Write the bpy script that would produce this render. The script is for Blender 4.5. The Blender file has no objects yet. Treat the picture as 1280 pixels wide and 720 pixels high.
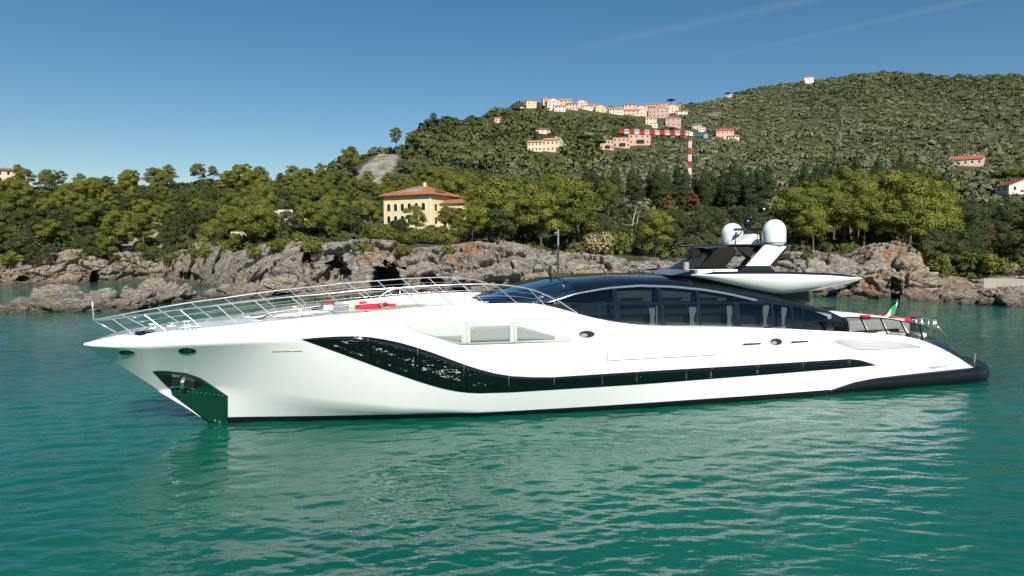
import bpy, bmesh, math, random
import numpy as np
from mathutils import Vector, Matrix
from mathutils.bvhtree import BVHTree

# ------------------------------------------------------------------ camera, sky, sun, exposure
SC = bpy.context.scene
COL = SC.collection
CAM_H = 8.2
FPX = 1280 * 24 / 36.0
PITCH = math.atan(50 / FPX)
cam = bpy.data.cameras.new('camera'); cam.lens = 24; cam.sensor_width = 36
cam.clip_start = 0.2; cam.clip_end = 30000
cam_ob = bpy.data.objects.new('camera', cam); COL.objects.link(cam_ob)
cam_ob.location = (0, 0, CAM_H); cam_ob.rotation_euler = (math.pi / 2 - PITCH, 0, 0)
SC.camera = cam_ob

SUN_EL, SUN_AZ = math.radians(40), math.radians(180 - 14)     # azimuth clockwise from +Y
wd = bpy.data.worlds.new('World'); SC.world = wd; wd.use_nodes = True
nt = wd.node_tree; bg = nt.nodes['Background']
sky = nt.nodes.new('ShaderNodeTexSky'); sky.sky_type = 'NISHITA'; sky.sun_disc = False
sky.sun_elevation = SUN_EL; sky.sun_rotation = SUN_AZ
sky.air_density = 1.0; sky.dust_density = 0.1; sky.ozone_density = 1.6; sky.altitude = 0

# two old vapour trails, fixed directions of the sky dome
def _dir(u, v):
    x = (u - 640) / FPX; y = (360 - v) / FPX
    return Vector((x, math.cos(PITCH) + y * math.sin(PITCH), -math.sin(PITCH) + y * math.cos(PITCH))).normalized()
tcw = nt.nodes.new('ShaderNodeTexCoord'); nzw = nt.nodes.new('ShaderNodeTexNoise'); nzw.inputs['Scale'].default_value = 7; nzw.inputs['Detail'].default_value = 5
nt.links.new(tcw.outputs['Generated'], nzw.inputs['Vector']); last = sky.outputs[0]
def wmath(op, a, b=None, c=None):
    m = nt.nodes.new('ShaderNodeMath'); m.operation = op
    for i, q in enumerate((a, b, c)):
        if q is None: continue
        if isinstance(q, (int, float)): m.inputs[i].default_value = q
        else: nt.links.new(q, m.inputs[i])
    return m.outputs[0]
def wdot(vec):
    m = nt.nodes.new('ShaderNodeVectorMath'); m.operation = 'DOT_PRODUCT'; nt.links.new(tcw.outputs['Generated'], m.inputs[0]); m.inputs[1].default_value = vec; return m.outputs['Value']
for (a, c, wd_, k_) in ((_dir(600, 88), _dir(1000, 2), .009, .16), (_dir(790, 95), _dir(1200, 4), .005, .14)):
    nrm = a.cross(c).normalized(); along = (c - a).normalized()
    dist = wmath('ABSOLUTE', wmath('ADD', wdot(nrm), wmath('MULTIPLY', wmath('SUBTRACT', nzw.outputs[0], .5), wd_ * .9)))
    band = wmath('SMOOTH_MAX', wmath('SUBTRACT', 1, wmath('DIVIDE', dist, wd_)), 0, .25)
    t0, t1 = along.dot(a), along.dot(c); tt_ = wmath('DIVIDE', wmath('SUBTRACT', wdot(along), t0), t1 - t0)
    ends = wmath('MINIMUM', wmath('MAXIMUM', tt_, 0), 1); ends = wmath('MULTIPLY', ends, wmath('MINIMUM', wmath('MAXIMUM', wmath('MULTIPLY', wmath('SUBTRACT', 1.6, tt_), 3), 0), 1))
    amt = wmath('MULTIPLY', wmath('MULTIPLY', band, ends), wmath('MULTIPLY', nzw.outputs[0], k_))
    mxw = nt.nodes.new('ShaderNodeMix'); mxw.data_type = 'RGBA'; nt.links.new(amt, mxw.inputs[0]); nt.links.new(last, mxw.inputs[6]); mxw.inputs[7].default_value = (6.5, 7.2, 8.0, 1); last = mxw.outputs[2]
hs = nt.nodes.new('ShaderNodeHueSaturation'); hs.inputs['Saturation'].default_value = 1.30; hs.inputs['Hue'].default_value = .494; nt.links.new(last, hs.inputs['Color']); nt.links.new(hs.outputs[0], bg.inputs[0]); bg.inputs[1].default_value = 0.062
sd = bpy.data.lights.new('sun', 'SUN'); sd.energy = 5.0; sd.angle = math.radians(0.53); sd.color = (1, 0.945, 0.86)
so = bpy.data.objects.new('sun', sd); COL.objects.link(so); so.location = (20, -60, 80)
sv = Vector((math.sin(SUN_AZ) * math.cos(SUN_EL), math.cos(SUN_AZ) * math.cos(SUN_EL), math.sin(SUN_EL)))
so.rotation_euler = sv.to_track_quat('Z', 'Y').to_euler()
SC.view_settings.view_transform = 'Standard'; SC.view_settings.look = 'None'
SC.view_settings.exposure = 0.46; SC.view_settings.gamma = 1
SC.cycles.use_denoising = True
SC.cycles.max_bounces = 6; SC.cycles.diffuse_bounces = 2; SC.cycles.glossy_bounces = 4
SC.cycles.transmission_bounces = 4; SC.cycles.transparent_max_bounces = 8; SC.cycles.volume_bounces = 0
SC.cycles.blur_glossy = 0.0; SC.cycles.sample_clamp_indirect = 12; SC.cycles.sample_clamp_direct = 0
SC.cycles.caustics_reflective = False; SC.cycles.caustics_refractive = False

rng = np.random.default_rng(7); random.seed(7)

# ------------------------------------------------------------------ helpers
def tag(o, label=None, cat=None, group=None, kind=None):
    if label: o['label'] = label
    if cat: o['category'] = cat
    if group: o['group'] = group
    if kind: o['kind'] = kind
    return o

def empty(name, loc=(0, 0, 0), rz=0.0):
    o = bpy.data.objects.new(name, None); COL.objects.link(o)
    o.location = loc; o.rotation_euler = (0, 0, rz); o.empty_display_size = 0.2
    return o

def mesh_np(name, V, F, mats=None, smooth=True, mi=None):
    V = np.asarray(V, np.float32); me = bpy.data.meshes.new(name)
    if isinstance(F, np.ndarray) and F.ndim == 2:
        n, k = F.shape
        me.vertices.add(len(V)); me.vertices.foreach_set('co', V.ravel())
        me.loops.add(n * k); me.loops.foreach_set('vertex_index', F.astype(np.int32).ravel())
        me.polygons.add(n)
        me.polygons.foreach_set('loop_start', np.arange(0, n * k, k, dtype=np.int32))
        if mi is not None: me.polygons.foreach_set('material_index', np.asarray(mi, np.int32))
        me.polygons.foreach_set('use_smooth', np.full(n, smooth, bool))
        me.update(calc_edges=True)
    else:
        me.from_pydata([tuple(map(float, v)) for v in V], [], [tuple(map(int, f)) for f in F])
        for i, p in enumerate(me.polygons):
            p.use_smooth = smooth
            if mi is not None: p.material_index = int(mi[i])
        me.update()
    if mats:
        for m in (mats if isinstance(mats, (list, tuple)) else [mats]): me.materials.append(m)
    return me

def link(name, me, parent=None, loc=None, rot=None):
    o = bpy.data.objects.new(name, me); COL.objects.link(o)
    if parent: o.parent = parent
    if loc is not None: o.location = loc
    if rot is not None: o.rotation_euler = rot
    return o

def grid_faces(nr, nc, wrap=False):
    r = np.arange(nr - 1)[:, None]; c = np.arange(nc if wrap else nc - 1)[None, :]
    c2 = (c + 1) % nc
    a = r * nc + c; b = r * nc + c2; d = (r + 1) * nc + c; e = (r + 1) * nc + c2
    return np.stack([a, b, e, d], -1).reshape(-1, 4)

class MB:
    """collects simple solids into one mesh"""
    def __init__(s): s.v = []; s.f = []; s.m = []
    def add(s, vs, fs, m=0):
        k = len(s.v); s.v += [tuple(map(float, v)) for v in vs]
        s.f += [tuple(k + int(i) for i in f) for f in fs]; s.m += [m] * len(fs); return s
    def box(s, c, d, m=0, rz=0.0):
        x, y, z = [q / 2 for q in d]; cs, sn = math.cos(rz), math.sin(rz)
        P = [(-x, -y, -z), (x, -y, -z), (x, y, -z), (-x, y, -z), (-x, -y, z), (x, -y, z), (x, y, z), (-x, y, z)]
        P = [(c[0] + p[0] * cs - p[1] * sn, c[1] + p[0] * sn + p[1] * cs, c[2] + p[2]) for p in P]
        return s.add(P, [(0, 3, 2, 1), (4, 5, 6, 7), (0, 1, 5, 4), (1, 2, 6, 5), (2, 3, 7, 6), (3, 0, 4, 7)], m)
    def tube(s, pts, r, n=8, m=0, caps=True):
        pts = [Vector(p) for p in pts]; rs = r if isinstance(r, (list, tuple)) else [r] * len(pts)
        vs = []; up = Vector((0.13, 0.21, 0.97)).normalized()
        for i, p in enumerate(pts):
            d = (pts[min(i + 1, len(pts) - 1)] - pts[max(i - 1, 0)]).normalized()
            a = d.cross(up)
            if a.length < 0.05: a = d.cross(Vector((1, 0, 0)))
            a.normalize(); b = d.cross(a)
            for k in range(n):
                t = 2 * math.pi * k / n; vs.append(p + (a * math.cos(t) + b * math.sin(t)) * rs[i])
        fs = []
        for i in range(len(pts) - 1):
            for k in range(n):
                fs.append((i * n + k, i * n + (k + 1) % n, (i + 1) * n + (k + 1) % n, (i + 1) * n + k))
        if caps: fs += [tuple(range(n - 1, -1, -1)), tuple((len(pts) - 1) * n + k for k in range(n))]
        return s.add(vs, fs, m)
    def lathe(s, c, prof, n=32, m=0):
        vs = []; fs = []
        for (r, z) in prof:
            for k in range(n):
                t = 2 * math.pi * k / n; vs.append((c[0] + r * math.cos(t), c[1] + r * math.sin(t), c[2] + z))
        for i in range(len(prof) - 1):
            for k in range(n):
                fs.append((i * n + k, i * n + (k + 1) % n, (i + 1) * n + (k + 1) % n, (i + 1) * n + k))
        fs += [tuple(range(n - 1, -1, -1)), tuple((len(prof) - 1) * n + k for k in range(n))]
        return s.add(vs, fs, m)
    def prism(s, poly, a, b, m=0):
        """poly: list of 3d points (one face), offset vector from a to b"""
        n = len(poly); A = [Vector(p) + Vector(a) for p in poly]; B = [Vector(p) + Vector(b) for p in poly]
        fs = [tuple(range(n)), tuple(range(2 * n - 1, n - 1, -1))] + [(i, n + i, n + (i + 1) % n, (i + 1) % n) for i in range(n)]
        return s.add(A + B, fs, m)
    def build(s, name, mats, parent=None, smooth=False, fix=True, bevel=0):
        me = mesh_np(name, s.v, s.f, mats, smooth, s.m)
        if fix or bevel:
            bm = bmesh.new(); bm.from_mesh(me)
            if bevel:
                bmesh.ops.bevel(bm, geom=list(bm.edges), offset=bevel, segments=2, profile=0.6, affect='EDGES', clamp_overlap=True)
            if fix: bmesh.ops.recalc_face_normals(bm, faces=bm.faces)
            bm.to_mesh(me); bm.free()
        if smooth == 'auto':
            pass
        return link(name, me, parent)

# ---- numpy noise
_perm = np.random.default_rng(3).permutation(256); _perm = np.concatenate([_perm] * 3)
_grad = np.random.default_rng(4).normal(size=(256, 3)); _grad /= np.linalg.norm(_grad, axis=1)[:, None]
def perlin(P):
    P = np.asarray(P, float); i = np.floor(P).astype(int); f = P - i; i &= 255
    u = f * f * f * (f * (f * 6 - 15) + 10); out = 0
    for dx in (0, 1):
        for dy in (0, 1):
            for dz in (0, 1):
                h = _perm[_perm[_perm[i[:, 0] + dx] + i[:, 1] + dy] + i[:, 2] + dz]
                g = _grad[h]; d = f - np.array([dx, dy, dz])
                w = (u[:, 0] if dx else 1 - u[:, 0]) * (u[:, 1] if dy else 1 - u[:, 1]) * (u[:, 2] if dz else 1 - u[:, 2])
                out = out + w * (g * d).sum(1)
    return out * 1.6
def fbm(P, o=4, lac=2.0, gain=0.5, ridged=False):
    a = 1.0; s = 0; q = np.asarray(P, float)
    for k in range(o):
        n = perlin(q + 17.3 * k)
        s = s + a * ((1 - 2 * np.abs(n)) if ridged else n); a *= gain; q = q * lac
    return s
_cr = np.random.default_rng(5).random((256, 4))
def cells(P):
    """cellular noise: distance to the nearest cell point, its random value, and distance to the border"""
    P = np.asarray(P, float); i = np.floor(P).astype(int); f = P - i
    d1 = np.full(len(P), 9.0); d2 = np.full(len(P), 9.0); v = np.zeros(len(P))
    for dx in (-1, 0, 1):
        for dy in (-1, 0, 1):
            for dz in (-1, 0, 1):
                h = _perm[_perm[_perm[(i[:, 0] + dx) & 255] + ((i[:, 1] + dy) & 255)] + ((i[:, 2] + dz) & 255)]
                r = _cr[h]; d = np.sqrt(((r[:, :3] + np.array([dx, dy, dz]) - f) ** 2).sum(1))
                n = d < d1
                d2 = np.where(n, d1, np.minimum(d2, d)); v = np.where(n, r[:, 3], v); d1 = np.where(n, d, d1)
    return d1, v, d2 - d1

# ---- materials
def nmat(name):
    m = bpy.data.materials.new(name); m.use_nodes = True
    return m, m.node_tree.nodes, m.node_tree.links, m.node_tree.nodes['Principled BSDF']
def plain(name, col, rough=0.5, metal=0.0, coat=0.0, spec=0.5, var=0.0, scale=3.0, bump=0.0):
    m, N, L, b = nmat(name)
    b.inputs['Base Color'].default_value = (*col, 1); b.inputs['Roughness'].default_value = rough
    b.inputs['Metallic'].default_value = metal; b.inputs['Coat Weight'].default_value = coat
    b.inputs['Coat Roughness'].default_value = 0.03; b.inputs['Specular IOR Level'].default_value = spec
    if var or bump:
        tc = N.new('ShaderNodeTexCoord'); nz = N.new('ShaderNodeTexNoise')
        nz.inputs['Scale'].default_value = scale; nz.inputs['Detail'].default_value = 6
        L.new(tc.outputs['Object'], nz.inputs['Vector'])
        if var:
            mr = N.new('ShaderNodeMapRange'); mr.inputs[3].default_value = 1 - var; mr.inputs[4].default_value = 1 + var
            mx = N.new('ShaderNodeMix'); mx.data_type = 'RGBA'; mx.blend_type = 'MULTIPLY'; mx.inputs[0].default_value = 1
            mx.inputs[6].default_value = (*col, 1)
            L.new(nz.outputs[0], mr.inputs[0]); L.new(mr.outputs[0], mx.inputs[7]); L.new(mx.outputs[2], b.inputs['Base Color'])
        if bump:
            bp = N.new('ShaderNodeBump'); bp.inputs['Strength'].default_value = 1; bp.inputs['Distance'].default_value = bump
            L.new(nz.outputs[0], bp.inputs['Height']); L.new(bp.outputs[0], b.inputs['Normal'])
    return m

# ---- pixel rays of the reference (only used to find real places)
CO = np.array([0, 0, CAM_H])
def ray(u, v):
    x = (u - 640) / FPX; y = (360 - v) / FPX
    return np.array([x, math.cos(PITCH) + y * math.sin(PITCH), -math.sin(PITCH) + y * math.cos(PITCH)])
# ------------------------------------------------------------------ terrain
UC = [-900, 0, 100, 200, 300, 400, 470, 540, 620, 700, 780, 860, 940, 1020, 1100, 1180, 1280, 2100]
TAB = {  # distance, picture row of the bare ground there
 0:    [(189, 346), (196, 328), (220, 307), (255, 278), (300, 254), (350, 232), (420, 240), (600, 262), (1500, 292)],
 100:  [(189, 346), (197, 325), (220, 303), (255, 277), (300, 255), (345, 241), (420, 250), (600, 268), (1500, 292)],
 200:  [(198, 345), (207, 316), (225, 297), (260, 272), (300, 250), (345, 233), (420, 242), (600, 262), (1500, 292)],
 300:  [(128, 366), (142, 330), (155, 312), (190, 297), (240, 272), (290, 250), (340, 226), (420, 238), (600, 258), (1500, 292)],
 400:  [(114, 371), (128, 330), (140, 310), (190, 287), (230, 272), (280, 253), (335, 228), (420, 234), (600, 254), (1500, 290)],
 470:  [(114, 371), (126, 330), (138, 308), (190, 288), (240, 266), (290, 247), (340, 224), (385, 194), (440, 196), (600, 240), (1500, 285)],
 540:  [(114, 371), (126, 328), (136, 312), (165, 296), (192, 289), (225, 272), (260, 255), (330, 232), (450, 188), (560, 158), (640, 160), (900, 220), (1500, 270)],
 620:  [(114, 371), (122, 335), (130, 314), (170, 300), (210, 280), (260, 262), (330, 240), (450, 198), (600, 158), (680, 139), (760, 150), (1000, 200), (1500, 250)],
 700:  [(114, 371), (122, 340), (130, 319), (170, 303), (210, 286), (260, 268), (330, 245), (450, 200), (600, 160), (690, 133), (760, 140), (1000, 180), (1500, 230)],
 780:  [(114, 371), (122, 345), (130, 322), (170, 306), (210, 290), (260, 272), (330, 247), (450, 205), (600, 165), (705, 140), (780, 143), (1000, 150), (1500, 200)],
 860:  [(114, 371), (122, 345), (130, 324), (170, 308), (210, 292), (260, 275), (330, 250), (450, 206), (600, 176), (700, 156), (900, 132), (1000, 134), (1500, 180)],
 940:  [(118, 369), (124, 340), (134, 322), (170, 306), (210, 290), (260, 272), (330, 246), (450, 212), (600, 185), (750, 160), (900, 133), (1060, 112), (1500, 160)],
 1020: [(124, 366), (130, 340), (139, 318), (170, 303), (210, 286), (260, 266), (330, 240), (450, 215), (600, 188), (750, 160), (900, 130), (1080, 98), (1500, 130)],
 1100: [(124, 366), (130, 330), (142, 307), (170, 297), (210, 280), (260, 260), (330, 240), (450, 218), (600, 190), (750, 160), (900, 130), (1120, 92), (1500, 110)],
 1180: [(124, 366), (130, 356), (142, 345), (170, 322), (210, 298), (260, 274), (330, 250), (450, 222), (600, 192), (750, 163), (900, 133), (1130, 97), (1500, 110)],
 1280: [(124, 366), (130, 354), (142, 346), (165, 332), (210, 306), (260, 280), (330, 252), (450, 222), (600, 192), (750, 163), (900, 133), (1130, 100), (1500, 110)],
}
TAB[-900] = TAB[0]; TAB[2100] = TAB[1280]
DG = np.concatenate([np.arange(104, 240, 1.5), np.arange(240, 420, 3), np.arange(420, 1200, 8), np.linspace(1200, 1560, 10)])
UG = np.concatenate([np.arange(-900, -20, 20), np.arange(-20, 1310, 2.5), np.arange(1310, 2101, 20)]).astype(float)
def pix_z(u, v, D):
    d = ray(u, v); return CAM_H + D * d[2] / math.hypot(d[0], d[1])
_cols = []
for u in UC:
    t = TAB[u]; uu = min(max(u, 0), 1280)
    D = [t[0][0] - 12] + [q[0] for q in t]; Z = [-5.0, -0.3] + [pix_z(uu, q[1], q[0]) for q in t[1:]]
    _cols.append(np.interp(DG, D, Z))
_cols = np.array(_cols)                      # (columns, distances)
_zz = np.array([np.interp(UG, UC, _cols[:, j]) for j in range(len(DG))]).T     # (UG, DG)
# soften the joins between columns
def smooth_u(Z, n):
    k = np.hanning(2 * n + 3)[1:-1]; k /= k.sum()
    P = np.pad(Z, ((n, n), (0, 0)), 'edge'); return np.array([np.convolve(P[:, j], k, 'valid') for j in range(Z.shape[1])]).T
_zz = smooth_u(_zz, 9)
SHORE = np.interp(UG, UC, [TAB[u][0][0] for u in UC])
AZ = np.arctan((UG - 640) / FPX)
_X = np.sin(AZ)[:, None] * DG[None, :]; _Y = np.cos(AZ)[:, None] * DG[None, :]
_P = np.stack([_X, _Y, np.zeros_like(_X)], -1).reshape(-1, 3)
_amp = np.clip((DG - 190) / 500, 0.0, 1.0)[None, :] * 9 + np.clip((DG - 135) / 60, 0, 1)[None, :] * 1.2
_amp = _amp * (1 - .75 * np.exp(-((UG[:, None] - 760) / 130) ** 2) * np.clip((DG[None, :] - 450) / 150, 0, 1))
_zz = _zz + (fbm(_P / 95.0, 4).reshape(_zz.shape)) * _amp * 0.62 + fbm(_P / 16.0, 3).reshape(_zz.shape) * np.clip((DG - 130) / 80, 0, 1)[None, :] * 0.8
_dep = np.interp(UG, [-60, 180, 262, 300, 400, 700, 1000, 1150, 1185, 1345], [9, 9, 12, 17, 20, 15, 15, 16, 19, 19])
_in = ((UG > -58) & (UG < 1343)).astype(float)
_q = DG[None, :] - (SHORE + _dep)[:, None]          # behind the brow of the shore cliff the hill begins
_zz = _zz - _in[:, None] * np.clip(1 - (_q + 0.5) / 4.0, 0, 1) * np.clip(_zz + 4.0, 0, 99) * .9
def terr(u, D):
    """terrain height at picture column u (azimuth) and distance D, arrays"""
    u = np.atleast_1d(np.asarray(u, float)); D = np.atleast_1d(np.asarray(D, float))
    fi = np.interp(u, UG, np.arange(len(UG))); fj = np.interp(D, DG, np.arange(len(DG)))
    i = np.clip(fi.astype(int), 0, len(UG) - 2); j = np.clip(fj.astype(int), 0, len(DG) - 2); a = fi - i; b = fj - j
    Z = _zz
    return (Z[i, j] * (1 - a) * (1 - b) + Z[i + 1, j] * a * (1 - b) + Z[i, j + 1] * (1 - a) * b + Z[i + 1, j + 1] * a * b)
def pos(u, D):
    a = math.atan((u - 640) / FPX); return D * math.sin(a), D * math.cos(a)
def row_of(u, D, z):
    """picture row of a point"""
    a = np.arctan((np.asarray(u) - 640) / FPX); y = D * np.cos(a); dz = z - CAM_H
    w = y * math.cos(PITCH) - dz * math.sin(PITCH); h = y * math.sin(PITCH) + dz * math.cos(PITCH)
    return 360 - FPX * h / w
def hit_terr(u, v, d0=130, d1=1400):
    """first distance at which the ground shows at picture point (u, v)"""
    D = np.arange(d0, d1, 1.0); r = row_of(u, D, terr(np.full(D.shape, u), D))
    k = np.where(r <= v)[0]
    if len(k) == 0: k = [int(np.argmin(r))]
    return float(D[k[0]])

# ground cover mask: bare rock and soil patches (real outcrops)
def bare_mask(u, D, row):
    m = np.zeros(np.shape(u))
    def ell(cu, cv, ru, rv, k=1.0, sh=0.0, d0=0, d1=9999):
        q = ((u - cu - sh * (row - cv)) / ru) ** 2 + ((row - cv) / rv) ** 2
        return np.clip(1.6 - q * 1.2, 0, 1) * k * ((D > d0) & (D < d1))
    m = np.maximum(m, ell(469, 217, 27, 34, 1, -0.75, 320, 425))
    m = np.maximum(m, ell(163, 305, 12, 18, 1, -0.1, 190, 260)); m = np.maximum(m, ell(195, 285, 9, 18, 1, -.3, 190, 300))
    m = np.maximum(m, ell(205, 300, 10, 8, .9, 0, 190, 300)); m = np.maximum(m, ell(255, 310, 22, 10, 1, 0, 190, 300))
    m = np.maximum(m, ell(305, 297, 16, 6, 1, 0, 120, 300)); m = np.maximum(m, ell(80, 318, 26, 8, 1, 0, 180, 230))
    m = np.maximum(m, ell(895, 143, 18, 4, .9, 0, 600)); m = np.maximum(m, ell(1105, 160, 16, 2.5, .8, 0, 500)); m = np.maximum(m, ell(1242, 168, 20, 5, .7, 0.6, 500))
    m = np.maximum(m, ell(388, 272, 34, 7, .9, 0, 190, 300)); m = np.maximum(m, ell(1250, 335, 26, 9, .7, 0, 120, 200))
    m = np.maximum(m, ell(1232, 300, 10, 22, .6, 0, 120, 260)); m = np.maximum(m, ell(765, 195, 10, 3, .7, -1, 400, 600))
    return m
_U2 = np.repeat(UG[:, None], len(DG), 1); _D2 = np.repeat(DG[None, :], len(UG), 0)
_row = row_of(_U2, _D2, _zz)
_bare = bare_mask(_U2, _D2, _row)

def rock_nodes(m, N, L, b, base=None):
    """grey and beige limestone with rust stains, cracks and a dark wet foot"""
    geo = N.new('ShaderNodeNewGeometry')
    def noise(sc, det=6, rough=.6, vec=None):
        n = N.new('ShaderNodeTexNoise'); n.inputs['Scale'].default_value = sc; n.inputs['Detail'].default_value = det
        n.inputs['Roughness'].default_value = rough; L.new(vec or geo.outputs['Position'], n.inputs['Vector']); return n.outputs[0]
    def ramp(x, stops):
        r = N.new('ShaderNodeValToRGB'); e = r.color_ramp.elements
        while len(e) > 1: e.remove(e[-1])
        e[0].position = stops[0][0]; e[0].color = (*stops[0][1], 1)
        for p, c in stops[1:]:
            q = e.new(p); q.color = (*c, 1)
        L.new(x, r.inputs[0]); return r.outputs[0]
    def mix(f, a, c, mode='MIX'):
        x = N.new('ShaderNodeMix'); x.data_type = 'RGBA'; x.blend_type = mode
        if isinstance(f, float): x.inputs[0].default_value = f
        else: L.new(f, x.inputs[0])
        for s, q in ((6, a), (7, c)):
            if isinstance(q, tuple): x.inputs[s].default_value = (*q, 1)
            else: L.new(q, x.inputs[s])
        return x.outputs[2]
    def mrange(x, a, c, d=0., e=1.):
        r = N.new('ShaderNodeMapRange'); r.inputs[1].default_value = a; r.inputs[2].default_value = c
        r.inputs[3].default_value = d; r.inputs[4].default_value = e; L.new(x, r.inputs[0]); return r.outputs[0]
    mp = N.new('ShaderNodeMapping'); mp.inputs['Rotation'].default_value = (0.3, 0.25, 0.2); mp.inputs['Scale'].default_value = (0.5, 0.5, 1.9)
    L.new(geo.outputs['Position'], mp.inputs['Vector']); mv = mp.outputs[0]
    grey = ramp(noise(0.9, 9, .68, mv), [(.28, (.17, .163, .148)), (.5, (.365, .352, .318)), (.72, (.50, .48, .44))])
    beige = ramp(noise(0.7, 9, .66, mv), [(.28, (.25, .21, .15)), (.5, (.46, .395, .295)), (.72, (.58, .51, .40))])
    at = N.new('ShaderNodeAttribute'); at.attribute_name = 'tint'
    sep = N.new('ShaderNodeSeparateColor'); L.new(at.outputs['Color'], sep.inputs[0])
    c = mix(mrange(noise(.12, 4), .46, .66), grey, beige)
    c = mix(sep.outputs[0], c, beige)
    ru = N.new('ShaderNodeMath'); ru.operation = 'MULTIPLY'; L.new(mrange(noise(.35, 5, .6), .46, .64), ru.inputs[0]); L.new(sep.outputs[1], ru.inputs[1])
    c = mix(ru.outputs[0], c, (.42, .20, .075))
    dk = mrange(noise(.5, 8, .7, mv), .58, .74, 0, .6)
    c = mix(dk, c, (.075, .068, .058))
    vo = N.new('ShaderNodeTexVoronoi'); vo.feature = 'DISTANCE_TO_EDGE'; vo.inputs['Scale'].default_value = .75; L.new(mv, vo.inputs['Vector'])
    vo2 = N.new('ShaderNodeTexVoronoi'); vo2.feature = 'DISTANCE_TO_EDGE'; vo2.inputs['Scale'].default_value = 2.1; L.new(mv, vo2.inputs['Vector'])
    ck = mrange(vo.outputs[0], 0, .05, .75, 0.)
    c = mix(ck, c, (.05, .045, .04))
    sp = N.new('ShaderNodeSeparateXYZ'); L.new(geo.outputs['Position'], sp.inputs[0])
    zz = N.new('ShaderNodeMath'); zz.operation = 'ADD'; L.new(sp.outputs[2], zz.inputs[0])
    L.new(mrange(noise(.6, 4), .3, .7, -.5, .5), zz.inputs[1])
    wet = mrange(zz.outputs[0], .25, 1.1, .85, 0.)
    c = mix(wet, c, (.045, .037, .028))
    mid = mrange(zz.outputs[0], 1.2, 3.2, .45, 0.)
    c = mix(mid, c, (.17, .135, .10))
    hb = N.new('ShaderNodeMath'); hb.operation = 'MULTIPLY_ADD'; hb.inputs[1].default_value = 1.0
    L.new(noise(1.4, 10, .68, mv), hb.inputs[0]); L.new(mrange(vo2.outputs[0], 0, .12, 0, .25), hb.inputs[2])
    bp = N.new('ShaderNodeBump'); bp.inputs['Strength'].default_value = 1; bp.inputs['Distance'].default_value = .8
    L.new(hb.outputs[0], bp.inputs['Height'])
    L.new(bp.outputs[0], b.inputs['Normal']); b.inputs['Roughness'].default_value = .9; b.inputs['Specular IOR Level'].default_value = .2
    return c, mix, noise, ramp, mrange, sep
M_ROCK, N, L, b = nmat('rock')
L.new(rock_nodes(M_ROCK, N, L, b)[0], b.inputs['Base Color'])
M_GROUND, N, L, b = nmat('hill_ground')
rc, mix, noise, ramp, mrange, sep = rock_nodes(M_GROUND, N, L, b)
veg = ramp(noise(.25, 8, .7), [(.3, (.035, .043, .018)), (.5, (.075, .083, .036)), (.66, (.11, .112, .052)), (.78, (.19, .17, .10))])
mm = N.new('ShaderNodeMath'); mm.operation = 'MULTIPLY_ADD'; mm.inputs[1].default_value = 1.5; L.new(noise(.16, 7, .7), mm.inputs[0]); L.new(sep.outputs[2], mm.inputs[2])
L.new(mix(mrange(mm.outputs[0], 1.48, 1.86), veg, rc), b.inputs['Base Color'])

def color_attr(me, arr, name='tint'):
    a = me.attributes.new(name, 'FLOAT_COLOR', 'POINT'); c = np.ones((len(arr), 4), np.float32); c[:, :3] = arr
    a.data.foreach_set('color', c.ravel())

_V = np.stack([_X, _Y, _zz], -1).reshape(-1, 3)
me = mesh_np('hills', _V, grid_faces(len(UG), len(DG))[:, ::-1], M_GROUND)
_t = np.zeros((len(_V), 3)); _t[:, 2] = _bare.ravel(); _t[:, 0] = (_U2.ravel() < 265) * .8
_sh = np.clip(1 - (_D2 - np.repeat(SHORE[:, None], len(DG), 1) - 16) / 8, 0, 1)
_t[:, 2] = np.maximum(_t[:, 2], _sh.ravel())
color_attr(me, _t)
tag(link('hills', me), kind='structure')

# ------------------------------------------------------------------ the rocky shore
CU = np.arange(-60, 1345, 1.0); NR = 84
top_u = [-60, 0, 60, 90, 130, 160, 185, 215, 262, 290, 330, 400, 450, 520, 600, 680, 760, 840, 940, 1000, 1050, 1090, 1130, 1150, 1170, 1185, 1220, 1280, 1345]
top_v = [325, 327, 323, 312, 320, 314, 325, 318, 310, 316, 306, 308, 301, 313, 306, 315, 324, 330, 326, 320, 318, 304, 307, 317, 330, 347, 352, 346, 346]
sh_u = np.interp(CU, UG, smooth_u(SHORE[:, None], 4)[:, 0])
depth = np.interp(CU, [-60, 180, 262, 300, 400, 700, 1000, 1150, 1185, 1345], [9, 9, 12, 17, 20, 15, 15, 16, 19, 19])
tv = np.interp(CU, top_u, top_v)
ztop = np.array([pix_z(u, v, s + d) for u, v, s, d in zip(CU, tv, sh_u, depth)])
ca = np.arctan((CU - 640) / FPX)
s = np.linspace(0, 1, NR)
# profile: low ledge, then a steep face, then the brow turning back into the hill
shelf = np.interp(CU, [-60, 200, 280, 420, 560, 700, 1000, 1345], [.25, .25, .42, .40, .36, .2, .15, .25])
dd = np.zeros((len(CU), NR)); zz = np.zeros((len(CU), NR))
for i in range(len(CU)):
    sf = shelf[i]
    dd[i] = np.interp(s, [0, .08, .25, .45, .86, .94, 1], [-2.0, 0, sf * depth[i], sf * depth[i] + 1.0, depth[i] * .92, depth[i] + 2.5, depth[i] + 8])
    zz[i] = np.interp(s, [0, .08, .25, .45, .86, .94, 1], [-1.6, 0, min(1.9, ztop[i] * .25), ztop[i] * .45, ztop[i], ztop[i] + .3, ztop[i] - 2.0])
A2 = np.repeat(ca[:, None], NR, 1); D2 = sh_u[:, None] + dd
X = np.sin(A2) * D2; Y = np.cos(A2) * D2
P0 = np.stack([X, Y, zz], -1).reshape(-1, 3)
q = P0 @ np.array([[.95, .2, -.25], [-.2, .97, .1], [.25, -.05, .96]])
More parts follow.
